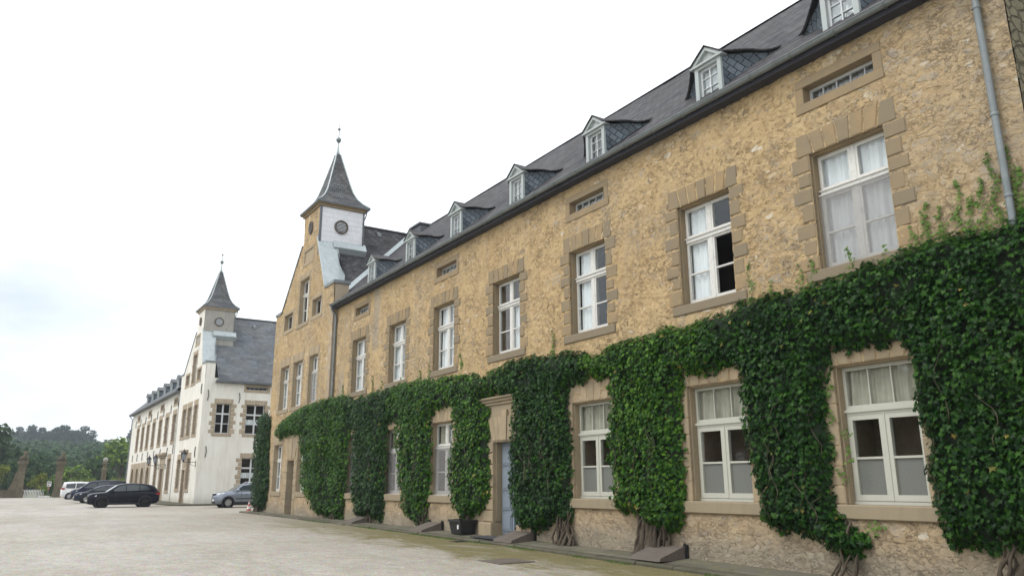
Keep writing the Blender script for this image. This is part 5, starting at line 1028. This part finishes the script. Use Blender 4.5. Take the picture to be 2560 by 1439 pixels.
# ------------------------------------------------------------------ cars (nose to local -x)
def loft(mb, secs, m=0):
    n = len(secs[0]); vs = [p for s_ in secs for p in s_]
    fs = [(i*n+k, i*n+(k+1) % n, (i+1)*n+(k+1) % n, (i+1)*n+k) for i in range(len(secs)-1) for k in range(n)]
    fs += [tuple(range(n-1, -1, -1)), tuple((len(secs)-1)*n+k for k in range(n))]; mb.add(vs, fs, m)
def car(name, label, loc, rot, paint, st, gh, wheels, r, hw, side, rimmat='rim', rails=False, plastic=False, fl=None, rl=None, group='cars parked in the courtyard', cat='car', stripe=False):
    """st: body stations (x, z_bottom, z_top, half width); gh: greenhouse (x, z_top); side: list of side window polygons (x,z)"""
    t = thing(name, label, cat, loc, rot, group); mb = MB(); secs = []
    for x, zb, zt, w in st:
        m_ = zb+(zt-zb)*.55; half = [(w*.80, zb), (w*.96, zb+(zt-zb)*.10), (w, zb+(zt-zb)*.38), (w*.995, m_+.06), (w*.95, zt-.07*(zt-zb)), (w*.86, zt-.01), (w*.45, zt+.025)]
        secs.append([(x, y, z) for y, z in half]+[(x, -y, z) for y, z in half[::-1]])
    loft(mb, secs); body = mb.build('body', M[paint], t, smooth=True)
    zbelt = min(s_[2] for s_ in st if abs(s_[0]) < 1.0)-.08
    wb, wt = hw*.93, hw*.72
    mb = MB(); secs = []; zmax = max(z for _, z in gh)
    def wy(z): return wb+(wt-wb)*max(0, (z-zbelt))/(zmax-zbelt)
    for x, z in gh:
        half = [(wb, zbelt), (wy((zbelt+z)/2), (zbelt+z)/2), (wy(z-.05), max(zbelt+.01, z-.05)), (wy(z)*.88, z-.008), (wy(z)*.4, z+.02)]
        secs.append([(x, y, q) for y, q in half]+[(x, -y, q) for y, q in half[::-1]])
    loft(mb, secs); mb.build('roof', M[paint], t, smooth=True)
    for s_ in (-1, 1):
        for poly in side:
            mb = MB(); n = len(poly); a = [(x, s_*(wy(z)+.012), z) for x, z in poly]; b = [(x, s_*(wy(z)-.05), z) for x, z in poly]
            mb.add(a+b, [tuple(range(n)), tuple(range(2*n-1, n-1, -1))]+[(k, k+n, (k+1) % n+n, (k+1) % n) for k in range(n)]); mb.build('side_window', M['carglass'], t)
    # windscreen and rear window follow the greenhouse ends
    for (a, b, nm) in ((gh[0], gh[1], 'windscreen'), (gh[-1], gh[-2], 'rear_window')):
        dx = b[0]-a[0]; z0_, z1_ = max(a[1], zbelt)+.06, b[1]-.04; d = -.016 if nm == 'windscreen' else .016
        X = lambda z: a[0]+dx*(z-a[1])/(b[1]-a[1]+1e-6); n_ = 6; vs = []
        for z in (z0_, z1_):
            for k in range(n_+1): y = (-1+2*k/n_)*wy(z)*.86; vs.append((X(z)+d, y, z+.02))
        vs += [(x-d*2, y, z-.03) for x, y, z in vs[:]]; q = n_+1
        mb = MB(); mb.add(vs, [(k, k+1, k+1+q, k+q) for k in range(n_)]+[(2*q+k, 3*q+k, 3*q+k+1, 2*q+k+1) for k in range(n_)]); mb.build(nm, M['carglass'], t)
    # wheel arches, wheels
    for wx in wheels:
        for s_ in (-1, 1):
            mb = MB(); mb.lathe([(r+.075, -.14), (r+.075, .012), (r+.055, .02), (r-.02, .02)], (wx, 0, r+.01), 24, 0, 'y'); o = mb.build('wheel_arch', M['trim'], t)
            o.location = (0, s_*(hw-.012), 0); o.scale = (1, s_, 1)
            mb = MB(); mb.lathe([(r*.62, -.2), (r*.93, -.2), (r, -.16), (r, -.03), (r*.94, .012), (r*.66, .022), (r*.62, .0)], (0, 0, 0), 28, 0, 'y'); wl = mb.build('wheel', M['tyre'], t, smooth=True); wl.location = (wx, s_*(hw+.022), r); wl.scale = (1, s_, 1)
            mb = MB(); mb.lathe([(r*.655, .004), (r*.64, .016), (r*.57, .016), (r*.55, -.03), (.001, -.03)], (0, 0, 0), 24, 1, 'y')
            for k in range(5):
                g = 2*math.pi*k/5+.3; c_, q_ = math.cos(g), math.sin(g); wd = .055*r/.35
                mb.add([(c_*.03-q_*wd, .012, q_*.03+c_*wd), (c_*.03+q_*wd, .012, q_*.03-c_*wd), (c_*r*.6+q_*wd*.9, .014, q_*r*.6-c_*wd*.9), (c_*r*.6-q_*wd*.9, .014, q_*r*.6+c_*wd*.9)], [(0,1,2,3)], 0)
            mb.lathe([(r*.655, .004), (r*.64, .018), (r*.58, .018), (r*.57, .0)], (0,0,0), 24, 0, 'y'); mb.lathe([(.05, .0), (.05, .02), (.01, .022)], (0,0,0), 10, 0, 'y')
            mb.build('rim', [M[rimmat], M['trim']], wl, fix=False)
    x0, x1 = st[0][0], st[-1][0]
    def wid(x): return float(np.interp(x, [q[0] for q in st], [q[3] for q in st]))
    zl, zr = fl, rl
    for s_ in (-1, 1):
        mb = MB(); a = x0+.10; mb.add([(a-.06, s_*(wid(a)*.52), zl-.07), (a+.02, s_*(wid(a)+.0), zl-.06), (a+.42, s_*(wid(a+.42)+.012), zl+.04), (a+.40, s_*(wid(a+.4)*.97), zl+.10), (a+.02, s_*(wid(a)*.80), zl+.07), (a+.3, s_*(wid(a)*.6), zl+.04)], [(0,1,4), (1,2,3,4), (0,4,5), (4,3,5)]); mb.build('headlight', M['lampglass'], t, fix=False)
        mb = MB(); b = x1; mb.box(b-.28, b+.012, min(s_*wid(b-.1)*.70, s_*(wid(b-.1)+.012)), max(s_*wid(b-.1)*.70, s_*(wid(b-.1)+.012)), zr-.07, zr+.09); mb.build('tail_light', M['red'], t)
        mx_ = gh[0][0]+.38; mb = MB(); mb.ball((mx_, s_*(hw+.10), zbelt+.17), .095, 8, 0, .75, 1.0, 1.0); mb.tube([(mx_, s_*(hw-.10), zbelt+.12), (mx_, s_*(hw+.06), zbelt+.14)], .025, 6); mb.build('mirror', M[paint], t, smooth=True)
        for hx in ((-.15, .85) if cat != 'van' else (-.6, .5)):
            mb = MB(); mb.box(hx-.10, hx+.10, min(s_*(hw*.985), s_*(hw*1.0+.02)), max(s_*(hw*.985), s_*(hw*1.0+.02)), zbelt-.10, zbelt-.075); mb.build('handle', M['chrome' if paint != 'carblack' else 'trim'], t)
        for hx in (gh[0][0]+.62, .35):
            mb = MB(); mb.box(hx-.006, hx+.006, min(s_*(hw*.96), s_*(hw*1.0+.006)), max(s_*(hw*.96), s_*(hw+.006)), .34, zbelt+.05); mb.build('door_gap', M['trim'], t)
        mb = MB(); mb.box(wheels[0]+r+.06, wheels[1]-r-.06, min(s_*hw*.86, s_*(hw+.006)), max(s_*hw*.86, s_*(hw+.006)), .20, .36); mb.build('sill_panel', M['trim'], t)
        if stripe: mb = MB(); mb.box(wheels[0]+r+.12, wheels[1]-r-.1, min(s_*hw*.99, s_*(hw+.016)), max(s_*hw*.99, s_*(hw+.016)), .56, .62); mb.build('rubbing_strip', M['trim'], t)
        if rails: mb = MB(); zt = zmax; mb.tube([(gh[2][0]+.1, s_*wt*.95, zt-.04), (gh[2][0]+.25, s_*wt*.95, zt+.06), (gh[-3][0]-.1, s_*wt*.95, zt+.055), (gh[-3][0]+.1, s_*wt*.95, zt-.03)], .022, 6); mb.build('roof_rail', M['chrome'], t)
    mb = MB(); mb.box(x0-.012, x0+.2, -hw*.55, hw*.55, .28, .44); mb.box(x0-.014, x0+.1, -hw*.42, hw*.42, zl-.10, zl+.03); mb.build('grille', M['trim'], t)
    mb = MB(); mb.box(x0-.028, x0-.012, -.26, .26, .44, .55); mb.build('number_plate', M['conewhite'], t); mb = MB(); mb.box(x1+.006, x1+.02, -.26, .26, .62, .73); mb.build('number_plate', M['conewhite'], t)
    return t
suv_st = [(-2.42,.34,.74,.66),(-2.36,.25,.86,.80),(-2.15,.22,.95,.92),(-1.7,.22,1.0,.965),(-1.1,.22,1.05,.975),(-.4,.22,1.07,.975),(.5,.22,1.09,.975),(1.4,.22,1.12,.97),(2.0,.24,1.12,.94),(2.3,.30,1.08,.88),(2.42,.42,.98,.78)]
suv_gh = [(-1.25,1.02),(-.42,1.55),(-.1,1.62),(.5,1.655),(1.2,1.62),(1.75,1.53),(1.98,1.46),(2.32,1.1)]
K_ = .945; suv_st = [(q[0]*K_,)+q[1:] for q in suv_st]; suv_gh = [(a*K_, b) for a, b in suv_gh]
car('parked_suv', 'black SUV with black wheels parked nose out, nearest in the row before the white building', (-5.0, 63.3, gz(63.3)+.0), 0, 'carblack', suv_st, suv_gh, (-1.40, 1.36), .375, .975,
    [[(-.90,1.10),(-.36,1.47),(.02,1.55),(.05,1.12)], [(.10,1.12),(.07,1.555),(.58,1.57),(.92,1.54),(.89,1.15)], [(.95,1.15),(.98,1.53),(1.38,1.47),(1.63,1.25),(1.5,1.17)]], 'blackrim', fl=.76, rl=.93)
wag_st = [(-2.3,.32,.66,.62),(-2.22,.22,.78,.76),(-2.0,.2,.85,.86),(-1.4,.2,.93,.895),(-.8,.2,.98,.90),(.4,.2,1.0,.90),(1.4,.2,1.02,.89),(1.95,.22,1.0,.86),(2.25,.3,.95,.78),(2.32,.4,.86,.7)]
wag_gh = [(-1.35,.92),(-.35,1.40),(.0,1.47),(.6,1.50),(1.3,1.46),(1.7,1.38),(2.2,.98)]
car('parked_car', 'dark grey estate car with silver wheels parked between the black SUV and the van', (-4.75, 78.6, gz(78.6)), 0, 'cargrey', wag_st, wag_gh, (-1.4, 1.3), .33, .90,
    [[(-1.0,1.02),(-.32,1.33),(.1,1.40),(.12,1.03)], [(.18,1.03),(.16,1.405),(.8,1.42),(1.0,1.06)], [(1.06,1.06),(.9,1.41),(1.4,1.36),(1.7,1.12)]], 'rim', fl=.72, rl=.82)
van_st = [(-2.5,.34,.80,.70),(-2.42,.25,.95,.84),(-2.2,.22,1.05,.93),(-1.7,.22,1.12,.955),(-1.2,.22,1.15,.96),(0,.22,1.15,.96),(1.8,.22,1.16,.955),(2.4,.25,1.16,.93),(2.52,.35,1.1,.86)]
van_gh = [(-1.85,1.08),(-.95,1.78),(-.6,1.88),(.2,1.93),(1.6,1.92),(2.3,1.86),(2.5,1.15)]
car('parked_van', 'dark navy van with a long roof between the grey estate and the white van', (-4.0, 91.0, gz(91)), 0, 'carblue', van_st, van_gh, (-1.55, 1.6), .34, .96,
    [[(-1.5,1.2),(-.9,1.66),(-.35,1.78),(-.3,1.2)], [(-.22,1.2),(-.25,1.79),(.9,1.82),(.92,1.22)], [(1.0,1.22),(.98,1.82),(2.15,1.76),(2.2,1.24)]], 'rim', fl=.88, rl=1.15, cat='van')
wv_st = [(-2.18,.32,.78,.66),(-2.1,.24,.92,.80),(-1.8,.22,1.02,.88),(-1.2,.22,1.08,.90),(0,.22,1.08,.90),(1.6,.22,1.10,.90),(2.05,.24,1.1,.88),(2.18,.34,1.05,.82)]
wv_gh = [(-1.45,1.04),(-.7,1.66),(-.35,1.78),(.4,1.83),(1.5,1.82),(2.0,1.76),(2.15,1.1)]
car('parked_van', 'white passenger van parked nose in, farthest of the row, its red tail light showing', (-4.75, 98.8, gz(98.8)), math.pi, 'carwhite', wv_st, wv_gh, (-1.35, 1.4), .32, .90,
    [[(-1.1,1.15),(-.65,1.56),(-.2,1.66),(-.15,1.15)], [(-.08,1.15),(-.1,1.67),(.8,1.68),(.82,1.16)], [(.9,1.16),(.88,1.68),(1.75,1.60),(1.8,1.25),(1.6,1.16)]], 'rim', fl=.82, rl=1.1, cat='van', stripe=True)
yeti_st = [(-2.1,.36,.80,.64),(-2.03,.26,.90,.76),(-1.8,.24,.99,.85),(-1.3,.24,1.05,.885),(-.8,.24,1.08,.89),(.3,.24,1.1,.89),(1.4,.24,1.1,.885),(1.9,.26,1.08,.86),(2.08,.36,1.02,.78)]
yeti_gh = [(-1.1,1.04),(-.42,1.52),(-.15,1.58),(.5,1.63),(1.3,1.62),(1.85,1.56),(2.05,1.08)]
car('parked_suv', 'grey silver SUV with roof rails, half hidden by the ivy at the gable corner', (2.02, 56.9+.3, gz(57)), 0, 'carsilver', yeti_st, yeti_gh, (-1.32, 1.3), .345, .89,
    [[(-.82,1.14),(-.36,1.46),(.22,1.52),(.2,1.15)], [(.36,1.15),(.37,1.525),(1.0,1.53),(1.02,1.16)], [(1.12,1.16),(1.12,1.53),(1.65,1.5),(1.72,1.2)]], 'rim', rails=True, fl=.90, rl=1.0, stripe=True)

# ------------------------------------------------------------------ gate: piers, statues, low walls, railings
GYY = 112.0; GZ0 = gz(GYY)
def pier(x, y, lab, buttress=0):
    t = thing('gate_pier', lab, 'gate pier', (x, y, gz(y)-.05), 0, 'stone piers of the gate'); mb = MB()
    mb.box(-.62, .62, -.62, .62, 0, .9); mb.box(-.5, .5, -.5, .5, .9, 3.35); mb.box(-.42, .42, -.54, -.5, 1.1, 3.15); mb.box(-.54, -.5, -.42, .42, 1.1, 3.15); mb.build('shaft', M['gatestone'], t)
    mb = MB(); mb.box(-.6, .6, -.6, .6, 3.35, 3.5); mb.box(-.52, .52, -.52, .52, 3.5, 3.95); mb.box(-.7, .7, -.7, .7, 3.95, 4.1); mb.box(-.78, .78, -.78, .78, 4.1, 4.28); mb.box(-.6, .6, -.6, .6, 4.28, 4.42); mb.build('capital', M['gatestone'], t)
    if buttress:
        mb = MB(); s_ = buttress; P = [(s_*.5, 0), (s_*1.55, 0), (s_*1.5, 1.1), (s_*1.2, 1.6), (s_*.95, 2.2), (s_*.8, 2.9), (s_*.5, 3.1)]; mb.prism(P, -.3, .3); mb.build('scroll_buttress', M['gatestone'], t)
    for ch in t.children: ch.scale = (.76, .76, 1.0)
    return t
def lion(x, y, lab, s_):
    mb = MB(); B = lambda c, r, sz=1, sx=1, sy=1: mb.ball((c[0]*s_, c[1], c[2]), r, 9, 0, sz, sx, sy)
    B((-.12,0,.32), .34, 1.0, 1.1, .8); B((.08,0,.55), .30, 1.25, .85, .85); B((.16,0,.98), .24, 1.1, 1, 1); B((.32,0,.98), .12, .9, 1.2, .8); B((-.3,0,.18), .22, .8, 1.2, 1.3); B((.02,.0,1.12), .17)
    for q in (-1, 1): mb.tube([(.2*s_, q*.14, .62), (.34*s_, q*.15, .3), (.38*s_, q*.15, .02)], [.11, .085, .09], 7); B((.42,q*.15,.05), .09, .6, 1.4, 1); B((.1,q*.14,1.2), .06)
    mb.tube([(-.45*s_, 0, .15), (-.6*s_, .1, .3), (-.52*s_, .16, .6)], [.06, .05, .07], 6)
    mb.prism([((.36)*s_, .05), (.62*s_, .05), (.66*s_, .42), (.56*s_, .6), (.42*s_, .6), (.34*s_, .4)], -.26, .26)
    o = mb.build('lion_statue', M['gatestone'], None, (x, y, gz(y)-.05+4.42), None, True); o.scale = (.8, .8, .85); tag(o, lab, 'statue', 'seated lion statues on the gate piers'); return o
pier(-10.55, GYY, 'left stone gate pier with scroll buttress, carrying a lion statue', -1); pier(-6.55, GYY+.3, 'stone gate pier beside the white van, carrying a lion statue')
lion(-10.5, GYY, 'weathered stone lion seated on the left gate pier', 1); lion(-6.5, GYY+.3, 'weathered stone lion seated on the gate pier beside the white van', 1)
t = thing('ball_column', 'stone column topped by a ball, rising behind the parked vans', 'column', (-1.65, GYY+.5, GZ0-.05)); mb = MB(); mb.box(-.4, .4, -.4, .4, 0, 1.0); mb.box(-.27, .27, -.27, .27, 1.0, 3.2); mb.box(-.36, .36, -.36, .36, 3.2, 3.4); mb.lathe([(.32, 3.4), (.2, 3.6), (.24, 3.9), (.34, 4.1), (.34, 4.22), (.14, 4.34)], n=12); mb.build('shaft', M['gatestone'], t); mb = MB(); mb.ball((0,0,4.58), .30, 12); mb.build('ball', M['greyplaster'], t, smooth=True)
def lowwall(xa, xb, y, lab, h=.95):
    t = thing('garden_wall', lab, 'wall', ((xa+xb)/2, y, gz(y)-.05)); w = (xb-xa)/2; mb = MB(); mb.box(-w, w, -.22, .22, -.1, h-.16); mb.build('masonry', M['gatestone'], t); mb = MB(); mb.box(-w, w, -.3, .3, h-.157, h); mb.build('coping', M['gatestone'], t)
lowwall(-30, -11.1, GYY, 'low mossy stone wall left of the lion gate'); lowwall(-5.9, 8, GYY+.4, 'low stone wall between the gate pier and the white building, behind the vans')
def railing(xa, xb, y, z0, h, lab, mat='iron', step=.28):
    t = thing('iron_railing', lab, 'railing', ((xa+xb)/2, y, z0)); w = (xb-xa)/2; mb = MB(); mb.box(-w, w, -.02, .02, .12, .17); mb.box(-w, w, -.02, .02, h-.35, h-.30); mb.build('rail', M[mat], t)
    mb = MB(); x = -w
    while x <= w: mb.box(x-.014, x+.014, -.014, .014, 0, h-.1); mb.lathe([(.03, h-.1), (.025, h-.05), (.003, h+.06)], (x, 0, 0), 5); x += step
    mb.build('bars', M[mat], t)
railing(-5.7, -2.15, GYY+.4, GZ0+.9, 2.3, 'tall black iron railing on the low wall beside the ball column'); railing(-1.1, 7.5, GYY+.4, GZ0+.9, 2.3, 'tall black iron railing running behind the end of the white building'); railing(-29, -11.4, GYY, GZ0+.9, 2.2, 'tall black iron railing on the mossy wall left of the gate')
t = thing('picket_gate', 'low white picket gate across the drive between the lion piers', 'gate', (-9.0, GYY+2.2, GZ0)); mb = MB(); mb.box(-1.1, 1.1, -.02, .02, .15, .22); mb.box(-1.1, 1.1, -.02, .02, .72, .78); mb.build('rail', M['white'], t); mb = MB()
for k in range(14): x = -1.08+k*.166; mb.prism([(x-.05, 0), (x+.05, 0), (x+.05, .88), (x, .95), (x-.05, .88)], -.045, -.02)
mb.build('pickets', M['white'], t)
o = MB().box(-.62, .62, -.1, .1, 0, .18).cbox(-.55, .55, -.13, -.1, .03, .15, .01).build('white_kerb_board', M['white'], None, (-7.85, GYY+.6, GZ0), 0.); tag(o, 'low white board lying across the drive beside the picket gate', 'board')
t = thing('road_sign', 'white square sign over a red disc on a post by the lion gate', 'sign', (-7.45, GYY+1.6, GZ0)); mb = MB(); mb.tube([(0,0,0), (0,0,2.0)], .03, 8); mb.build('post', M['zinc'], t); mb = MB(); mb.box(-.24, .24, -.045, -.03, 1.3, 1.9); mb.box(-.18, .18, -.05, -.045, 1.58, 1.61); mb.build('plate', M['white'], t); mb = MB(); mb.lathe([(.13, -.05), (.13, -.035)], (0, 0, 1.1), 18, 0, 'y'); mb.build('disc', M['orange'], t)
mb = MB(); mb.box(-.18, .18, -.052, -.0455, 1.68, 1.78); mb.box(-.18, .0, -.052, -.0455, 1.4, 1.5); mb.build('sign_marking', M['trim'], t)

# ------------------------------------------------------------------ trees
def cloud(centres, radii, per, size, flat=.75, jit=.9, up=.35):
    """many leaf-clump faces spread through lobes; returns V,F"""
    P = []; N = []
    for c, r in zip(centres, radii):
        n = int(per*(r**2)); d = RNG.normal(0, 1, (n, 3)); d /= np.linalg.norm(d, axis=1, keepdims=True); rr = r*(.45+.55*RNG.random((n, 1))**.6); p = d*rr; p[:, 2] *= flat
        P.append(np.array(c)+p); N.append(d+np.array([0, 0, up])+RNG.normal(0, .5, (n, 3)))
    P = np.concatenate(P); N = np.concatenate(N); n = len(P); N /= np.linalg.norm(N, axis=1, keepdims=True); a = RNG.normal(0, 1, (n, 3)); t = np.cross(N, a); t /= np.linalg.norm(t, axis=1, keepdims=True)+1e-9; b = np.cross(N, t)
    s = (size*RNG.uniform(.5, 1.3, n))[:, None]; q = np.stack([P-t*s-b*s*.35, P-b*s*.75+t*s*.2, P+t*s, P+b*s*.8-t*s*.15], 1)
    return q.reshape(-1, 3), (np.arange(n)[:, None]*4+np.arange(4)[None])
def tree(name, x, y, h, w, lab, mat, seed, group='trees beyond the gate', z=None, size=None, trunk=.3, per=26, cat='tree'):
    rn = random.Random(seed); z0 = gz(y)-.1 if z is None else z; t = thing(name, lab, cat, (x, y, z0), 0, group); cs = []; rs = []
    for k in range(16):
        g = rn.uniform(0, 6.28); u = rn.random(); zz = h*(trunk+(1-trunk)*u*.88); rr = w*.5*math.sqrt(max(.06, 1-((u-.35)/.68)**2))*rn.uniform(.35, .85); cs.append((rr*math.cos(g), rr*math.sin(g), zz)); rs.append(w*rn.uniform(.16, .27))
    cs.append((0, 0, h*.62)); rs.append(w*.3)
    mb = MB(); mb.tube([(0,0,0), (.05*w*.2, 0, h*.3), (0, .03*w, h*.75)], [w*.05+.05, w*.035+.03, .03], 8)
    for k in range(6): c = cs[k]; mb.tube([(0, 0, h*(.2+.06*k)), tuple(q*.55 for q in c[:2])+(c[2]*.85,), c], [w*.02+.03, w*.014+.02, .02], 5)
    mb.build('trunk', M['t_trunk'], t, smooth=True)
    s_ = size or max(.14, w*.045); V, F = cloud(cs, rs, per/(s_*s_)*.09, s_); quads_mesh('crown', V, F, M[mat], t); return t
def conifer(x, y, z, h, w, lab, seed, group, bare=.3, mat='t_pine'):
    rn = random.Random(seed); t = thing('pine_tree', lab, 'tree', (x, y, z), 0, group); mb = MB(); mb.tube([(0,0,-1), (0,0,h*.5), (0,0,h)], [.35, .22, .05], 6)
    cs = []; rs = []; n = 7
    for k in range(n):
        u = k/(n-1); zz = h*(bare+(1-bare)*u); r = w*.5*(1-u*.6)*(.75+.25*u)
        for q in range(4 if u < .8 else 1): g = rn.uniform(0, 6.28); cs.append((r*.62*math.cos(g), r*.62*math.sin(g), zz+rn.uniform(-.4, .4))); rs.append(max(.7, r*.8)); mb.tube([(0,0,zz), (r*.6*math.cos(g), r*.6*math.sin(g), zz)], .06, 4)
    mb.build('trunk', M['t_trunk'], t); V, F = cloud(cs, rs, 30, .42, .6); quads_mesh('crown', V, F, M[mat], t)
# wooded hill (terrain + the far wood as one mass) with its skyline pines as single trees
HX = np.linspace(-330, 160, 50); HY = np.linspace(175, 620, 40); X, Y = np.meshgrid(HX, HY)
def hill_z(X, Y):
    base = 13.2*ss(185, 430, Y)+.0*X; base = base*(.86+.14*ss(60, -60, X)) + 3.5*(fbm(X*.02+3, Y*.02, 3, 70)-.5)*ss(185, 300, Y); return base - .15
Z = hill_z(X, Y); nx = len(HX); i = (np.arange(len(HY)-1)[:, None]*nx+np.arange(nx-1)[None]).ravel()
struct(quads_mesh('hill', np.stack([X.ravel(), Y.ravel(), Z.ravel()], 1), np.stack([i, i+1, i+1+nx, i+nx], 1), M['earth'], smooth=True))
n = 1700; fy = 190+245*RNG.random(n)**.8; fx = -12.5+RNG.uniform(-.13, .30, n)*fy; fz = hill_z(fx, fy)
cs = []; rs = []
for a, b, c in zip(fx, fy, fz):
    s_ = random.uniform(2.2, 5.2); cs += [(a, b, c+s_*.75), (a+random.uniform(-1.5, 1.5), b-1, c+s_*1.3)]; rs += [s_, s_*.66]
V, F = cloud(cs, rs, 7, .62, .95, up=.5); o = quads_mesh('hillside_wood', V, F, M['t_forest']); tag(o, 'dense green wood covering the hillside behind the gate', 'wood', kind='stuff')
sky_p = [(-9, 8.5, 5.0), (-3, 6, 4), (3, 9.5, 5.0), (8, 10, 6), (13, 9.5, 5.5), (18, 10, 6.5), (24, 11, 7), (29, 10.5, 6.5), (33, 9.0, 5), (43, 3.5, 3.0), (53, 10, 5.5), (58, 6, 4), (70, 8, 5), (77, 5, 3), (91, 8.5, 4.5), (97, 4.5, 3)]
PLB = 'dark pine on the skyline of the wooded hill'
for k, (px, h, w) in enumerate(sky_p):
    y = 425+random.uniform(-6, 6); x = -12.5+px*1.0
    conifer(x, y, float(hill_z(np.array([x]), np.array([y]))[0])+5.5, h*1.0, w*2.2, PLB, 300+k, 'dark pines along the skyline', .08)
for args in [('leafy_tree', -16.0, 150, 11.2, 12, 'large dark green tree at the left edge behind the gate', 't_dark', 1), ('leafy_tree', 4.4, 150, 9.6, 7.2, 'bright green round tree rising beside the end of the white building', 't_green', 2), ('leafy_tree', -.2, 138, 5.3, 5.6, 'olive green bushy tree behind the ball column', 't_forest', 3),
             ('leafy_tree', -4.0, 132, 4.6, 5.0, 'light green tree between the gate pier and the ball column', 't_green', 4), ('leafy_tree', -9.2, 145, 5.8, 6.0, 'tree framed between the two lion piers', 't_forest', 5), ('leafy_tree', -13.3, 126, 4.9, 3.6, 'yellowish rounded tree left of the left lion pier', 't_yellow', 6), ('leafy_tree', -22, 132, 5.2, 6, 'low spreading tree behind the iron railing at the far left', 't_dark', 7),
             ('leafy_tree', -6.6, 165, 7.0, 8, 'grey green tree standing back behind the gate pier', 't_forest', 8), ('leafy_tree', -19.5, 165, 7.5, 8, 'tall tree behind the rounded tree at the left', 't_forest', 9), ('leafy_tree', 12, 170, 9, 9, 'tree partly hidden by the corner of the white building', 't_dark', 10)]:
    tree(*args)
for x, y, h, w, lab, mat, sd_ in [(-8.4, 118, 3.1, 2.4, 'small yellow green tree inside the gate', 't_yellow', 11), (-7.9, 114.5, 1.5, 1.3, 'rounded light green bush by the road sign', 't_green', 12), (-3.3, 114.5, 2.4, 3.6, 'yellow green hedge bush left of the ball column', 't_yellow', 13), (.4, 114.5, 2.6, 3.8, 'yellow green hedge bush right of the ball column', 't_yellow', 14), (-11.2, 113.4, 1.2, 1.2, 'pale flowering bush against the left pier', 't_green', 15)]:
    tree('shrub', x, y, h, w, lab, mat, sd_, 'shrubs by the gate', trunk=.08, size=.10, cat='shrub')
for k, (x, y, h, lab) in enumerate([(-12.1, 114, 3.0, 'tall dark clipped cone left of the gate'), (-11.4, 115.0, 2.4, 'shorter clipped cone between the tall cone and the pier'), (-7.0, 117, 2.1, 'small dark clipped cone seen through the gate')]):
    t = thing('topiary_cone', lab, 'topiary', (x, y, gz(y)-.05), 0, 'clipped conifer cones'); mb = MB(); mb.tube([(0,0,0), (0,0,h*.6)], .05, 6); mb.build('trunk', M['t_trunk'], t)
    n = 1500; u = RNG.random(n)**.7; g = RNG.random(n)*6.28; rr = h*.19*(1-(1-u)*0-u*.95)*(.85+.2*RNG.random(n)); P = np.stack([rr*np.cos(g), rr*np.sin(g), .1+u*h*.95], 1); N = np.stack([np.cos(g), np.sin(g), np.full(n, .3)], 1)+RNG.normal(0, .4, (n, 3)); V, F = leaves(P, N, .12, DIA, DIAF, 2.); quads_mesh('crown', V, F, M['t_dark'], t)

for k, (x, y, h, w) in enumerate([(-56, 22, 14, 17), (-58, 42, 13, 18), (-55, 62, 14, 18), (-57, 84, 13, 18), (-8, -30, 17, 16), (14, -24, 15, 14)]):  # trees outside the view, added for window and car reflections and shade
    tree('leafy_tree', x, y, h, w, ['unseen tree %s, added for reflections and shade' % q for q in ('farthest left', 'second from the left', 'opposite the gable', 'rearmost and dark', 'straight behind the viewer', 'beyond the end wall')][k], 't_dark', 40+k, 'unseen trees added for reflections and shade', size=.45, per=60, trunk=.12)
# ------------------------------------------------------------------ haze
hm = bpy.data.materials.new('valley_haze'); hm.use_nodes = True; hn = hm.node_tree; hn.nodes.remove(hn.nodes['Principled BSDF']); pv = hn.nodes.new('ShaderNodeVolumePrincipled')
pv.inputs['Color'].default_value = (.80, .88, .97, 1); pv.inputs['Density'].default_value = .0005; pv.inputs['Anisotropy'].default_value = .2; hn.links.new(pv.outputs[0], hn.nodes['Material Output'].inputs['Volume'])
hz = MB().box(-440, 440, -140, 720, -1.6, 42).build('haze', hm); hz['kind'] = 'stuff'; hz['label'] = 'thin pale haze over the valley'; hz['category'] = 'haze'
# ------------------------------------------------------------------ litter and grass on the ground
n = 150; ly = 9+RNG.random(n)**1.3*32; lx = -.15-RNG.random(n)**1.5*3.2; lz = np.array([pav_z(a, b)+.022 if a > -.9 else gz(b)+.012 for a, b in zip(lx, ly)]); P = np.stack([lx, ly, lz], 1); N = np.stack([RNG.normal(0, .25, n), RNG.normal(0, .25, n), np.ones(n)], 1)
M['dryleaf'] = m_leaf('dry_leaf', (.10, .06, .025), (.22, .13, .05), (.42, .34, .18), .7); V, F = leaves(P, N, .045, LOB, LOBF, 3.); tag(quads_mesh('fallen_leaves', V, F, M['dryleaf']), 'dry leaves scattered over the pavement and gravel edge', 'fallen leaves', kind='stuff')
n = 5200; gy2 = 5+RNG.random(n)**1.25*30; cl_ = fbm(gy2*1.4, gy2*0+2, 3, 55); gx2 = -.965-np.abs(RNG.normal(0, .07, n)); keep = cl_ > .52; gy2, gx2 = gy2[keep], gx2[keep]; n = len(gy2)
hgt = RNG.uniform(.02, .075, n); ang = RNG.random(n)*6.28; wd = .006; b0 = np.stack([gx2, gy2, np.interp(gy2, GY, GZ)], 1); dx = np.stack([np.cos(ang)*wd, np.sin(ang)*wd, np.zeros(n)], 1); tip = b0+np.stack([RNG.normal(0, .02, n), RNG.normal(0, .02, n), hgt], 1)
V = np.stack([b0-dx, b0+dx, tip], 1).reshape(-1, 3); F = np.arange(3*n).reshape(-1, 3); tag(quads_mesh('kerb_grass', V, F, M['shoot']), 'short grass sprouting along the foot of the kerb', 'grass', kind='stuff')
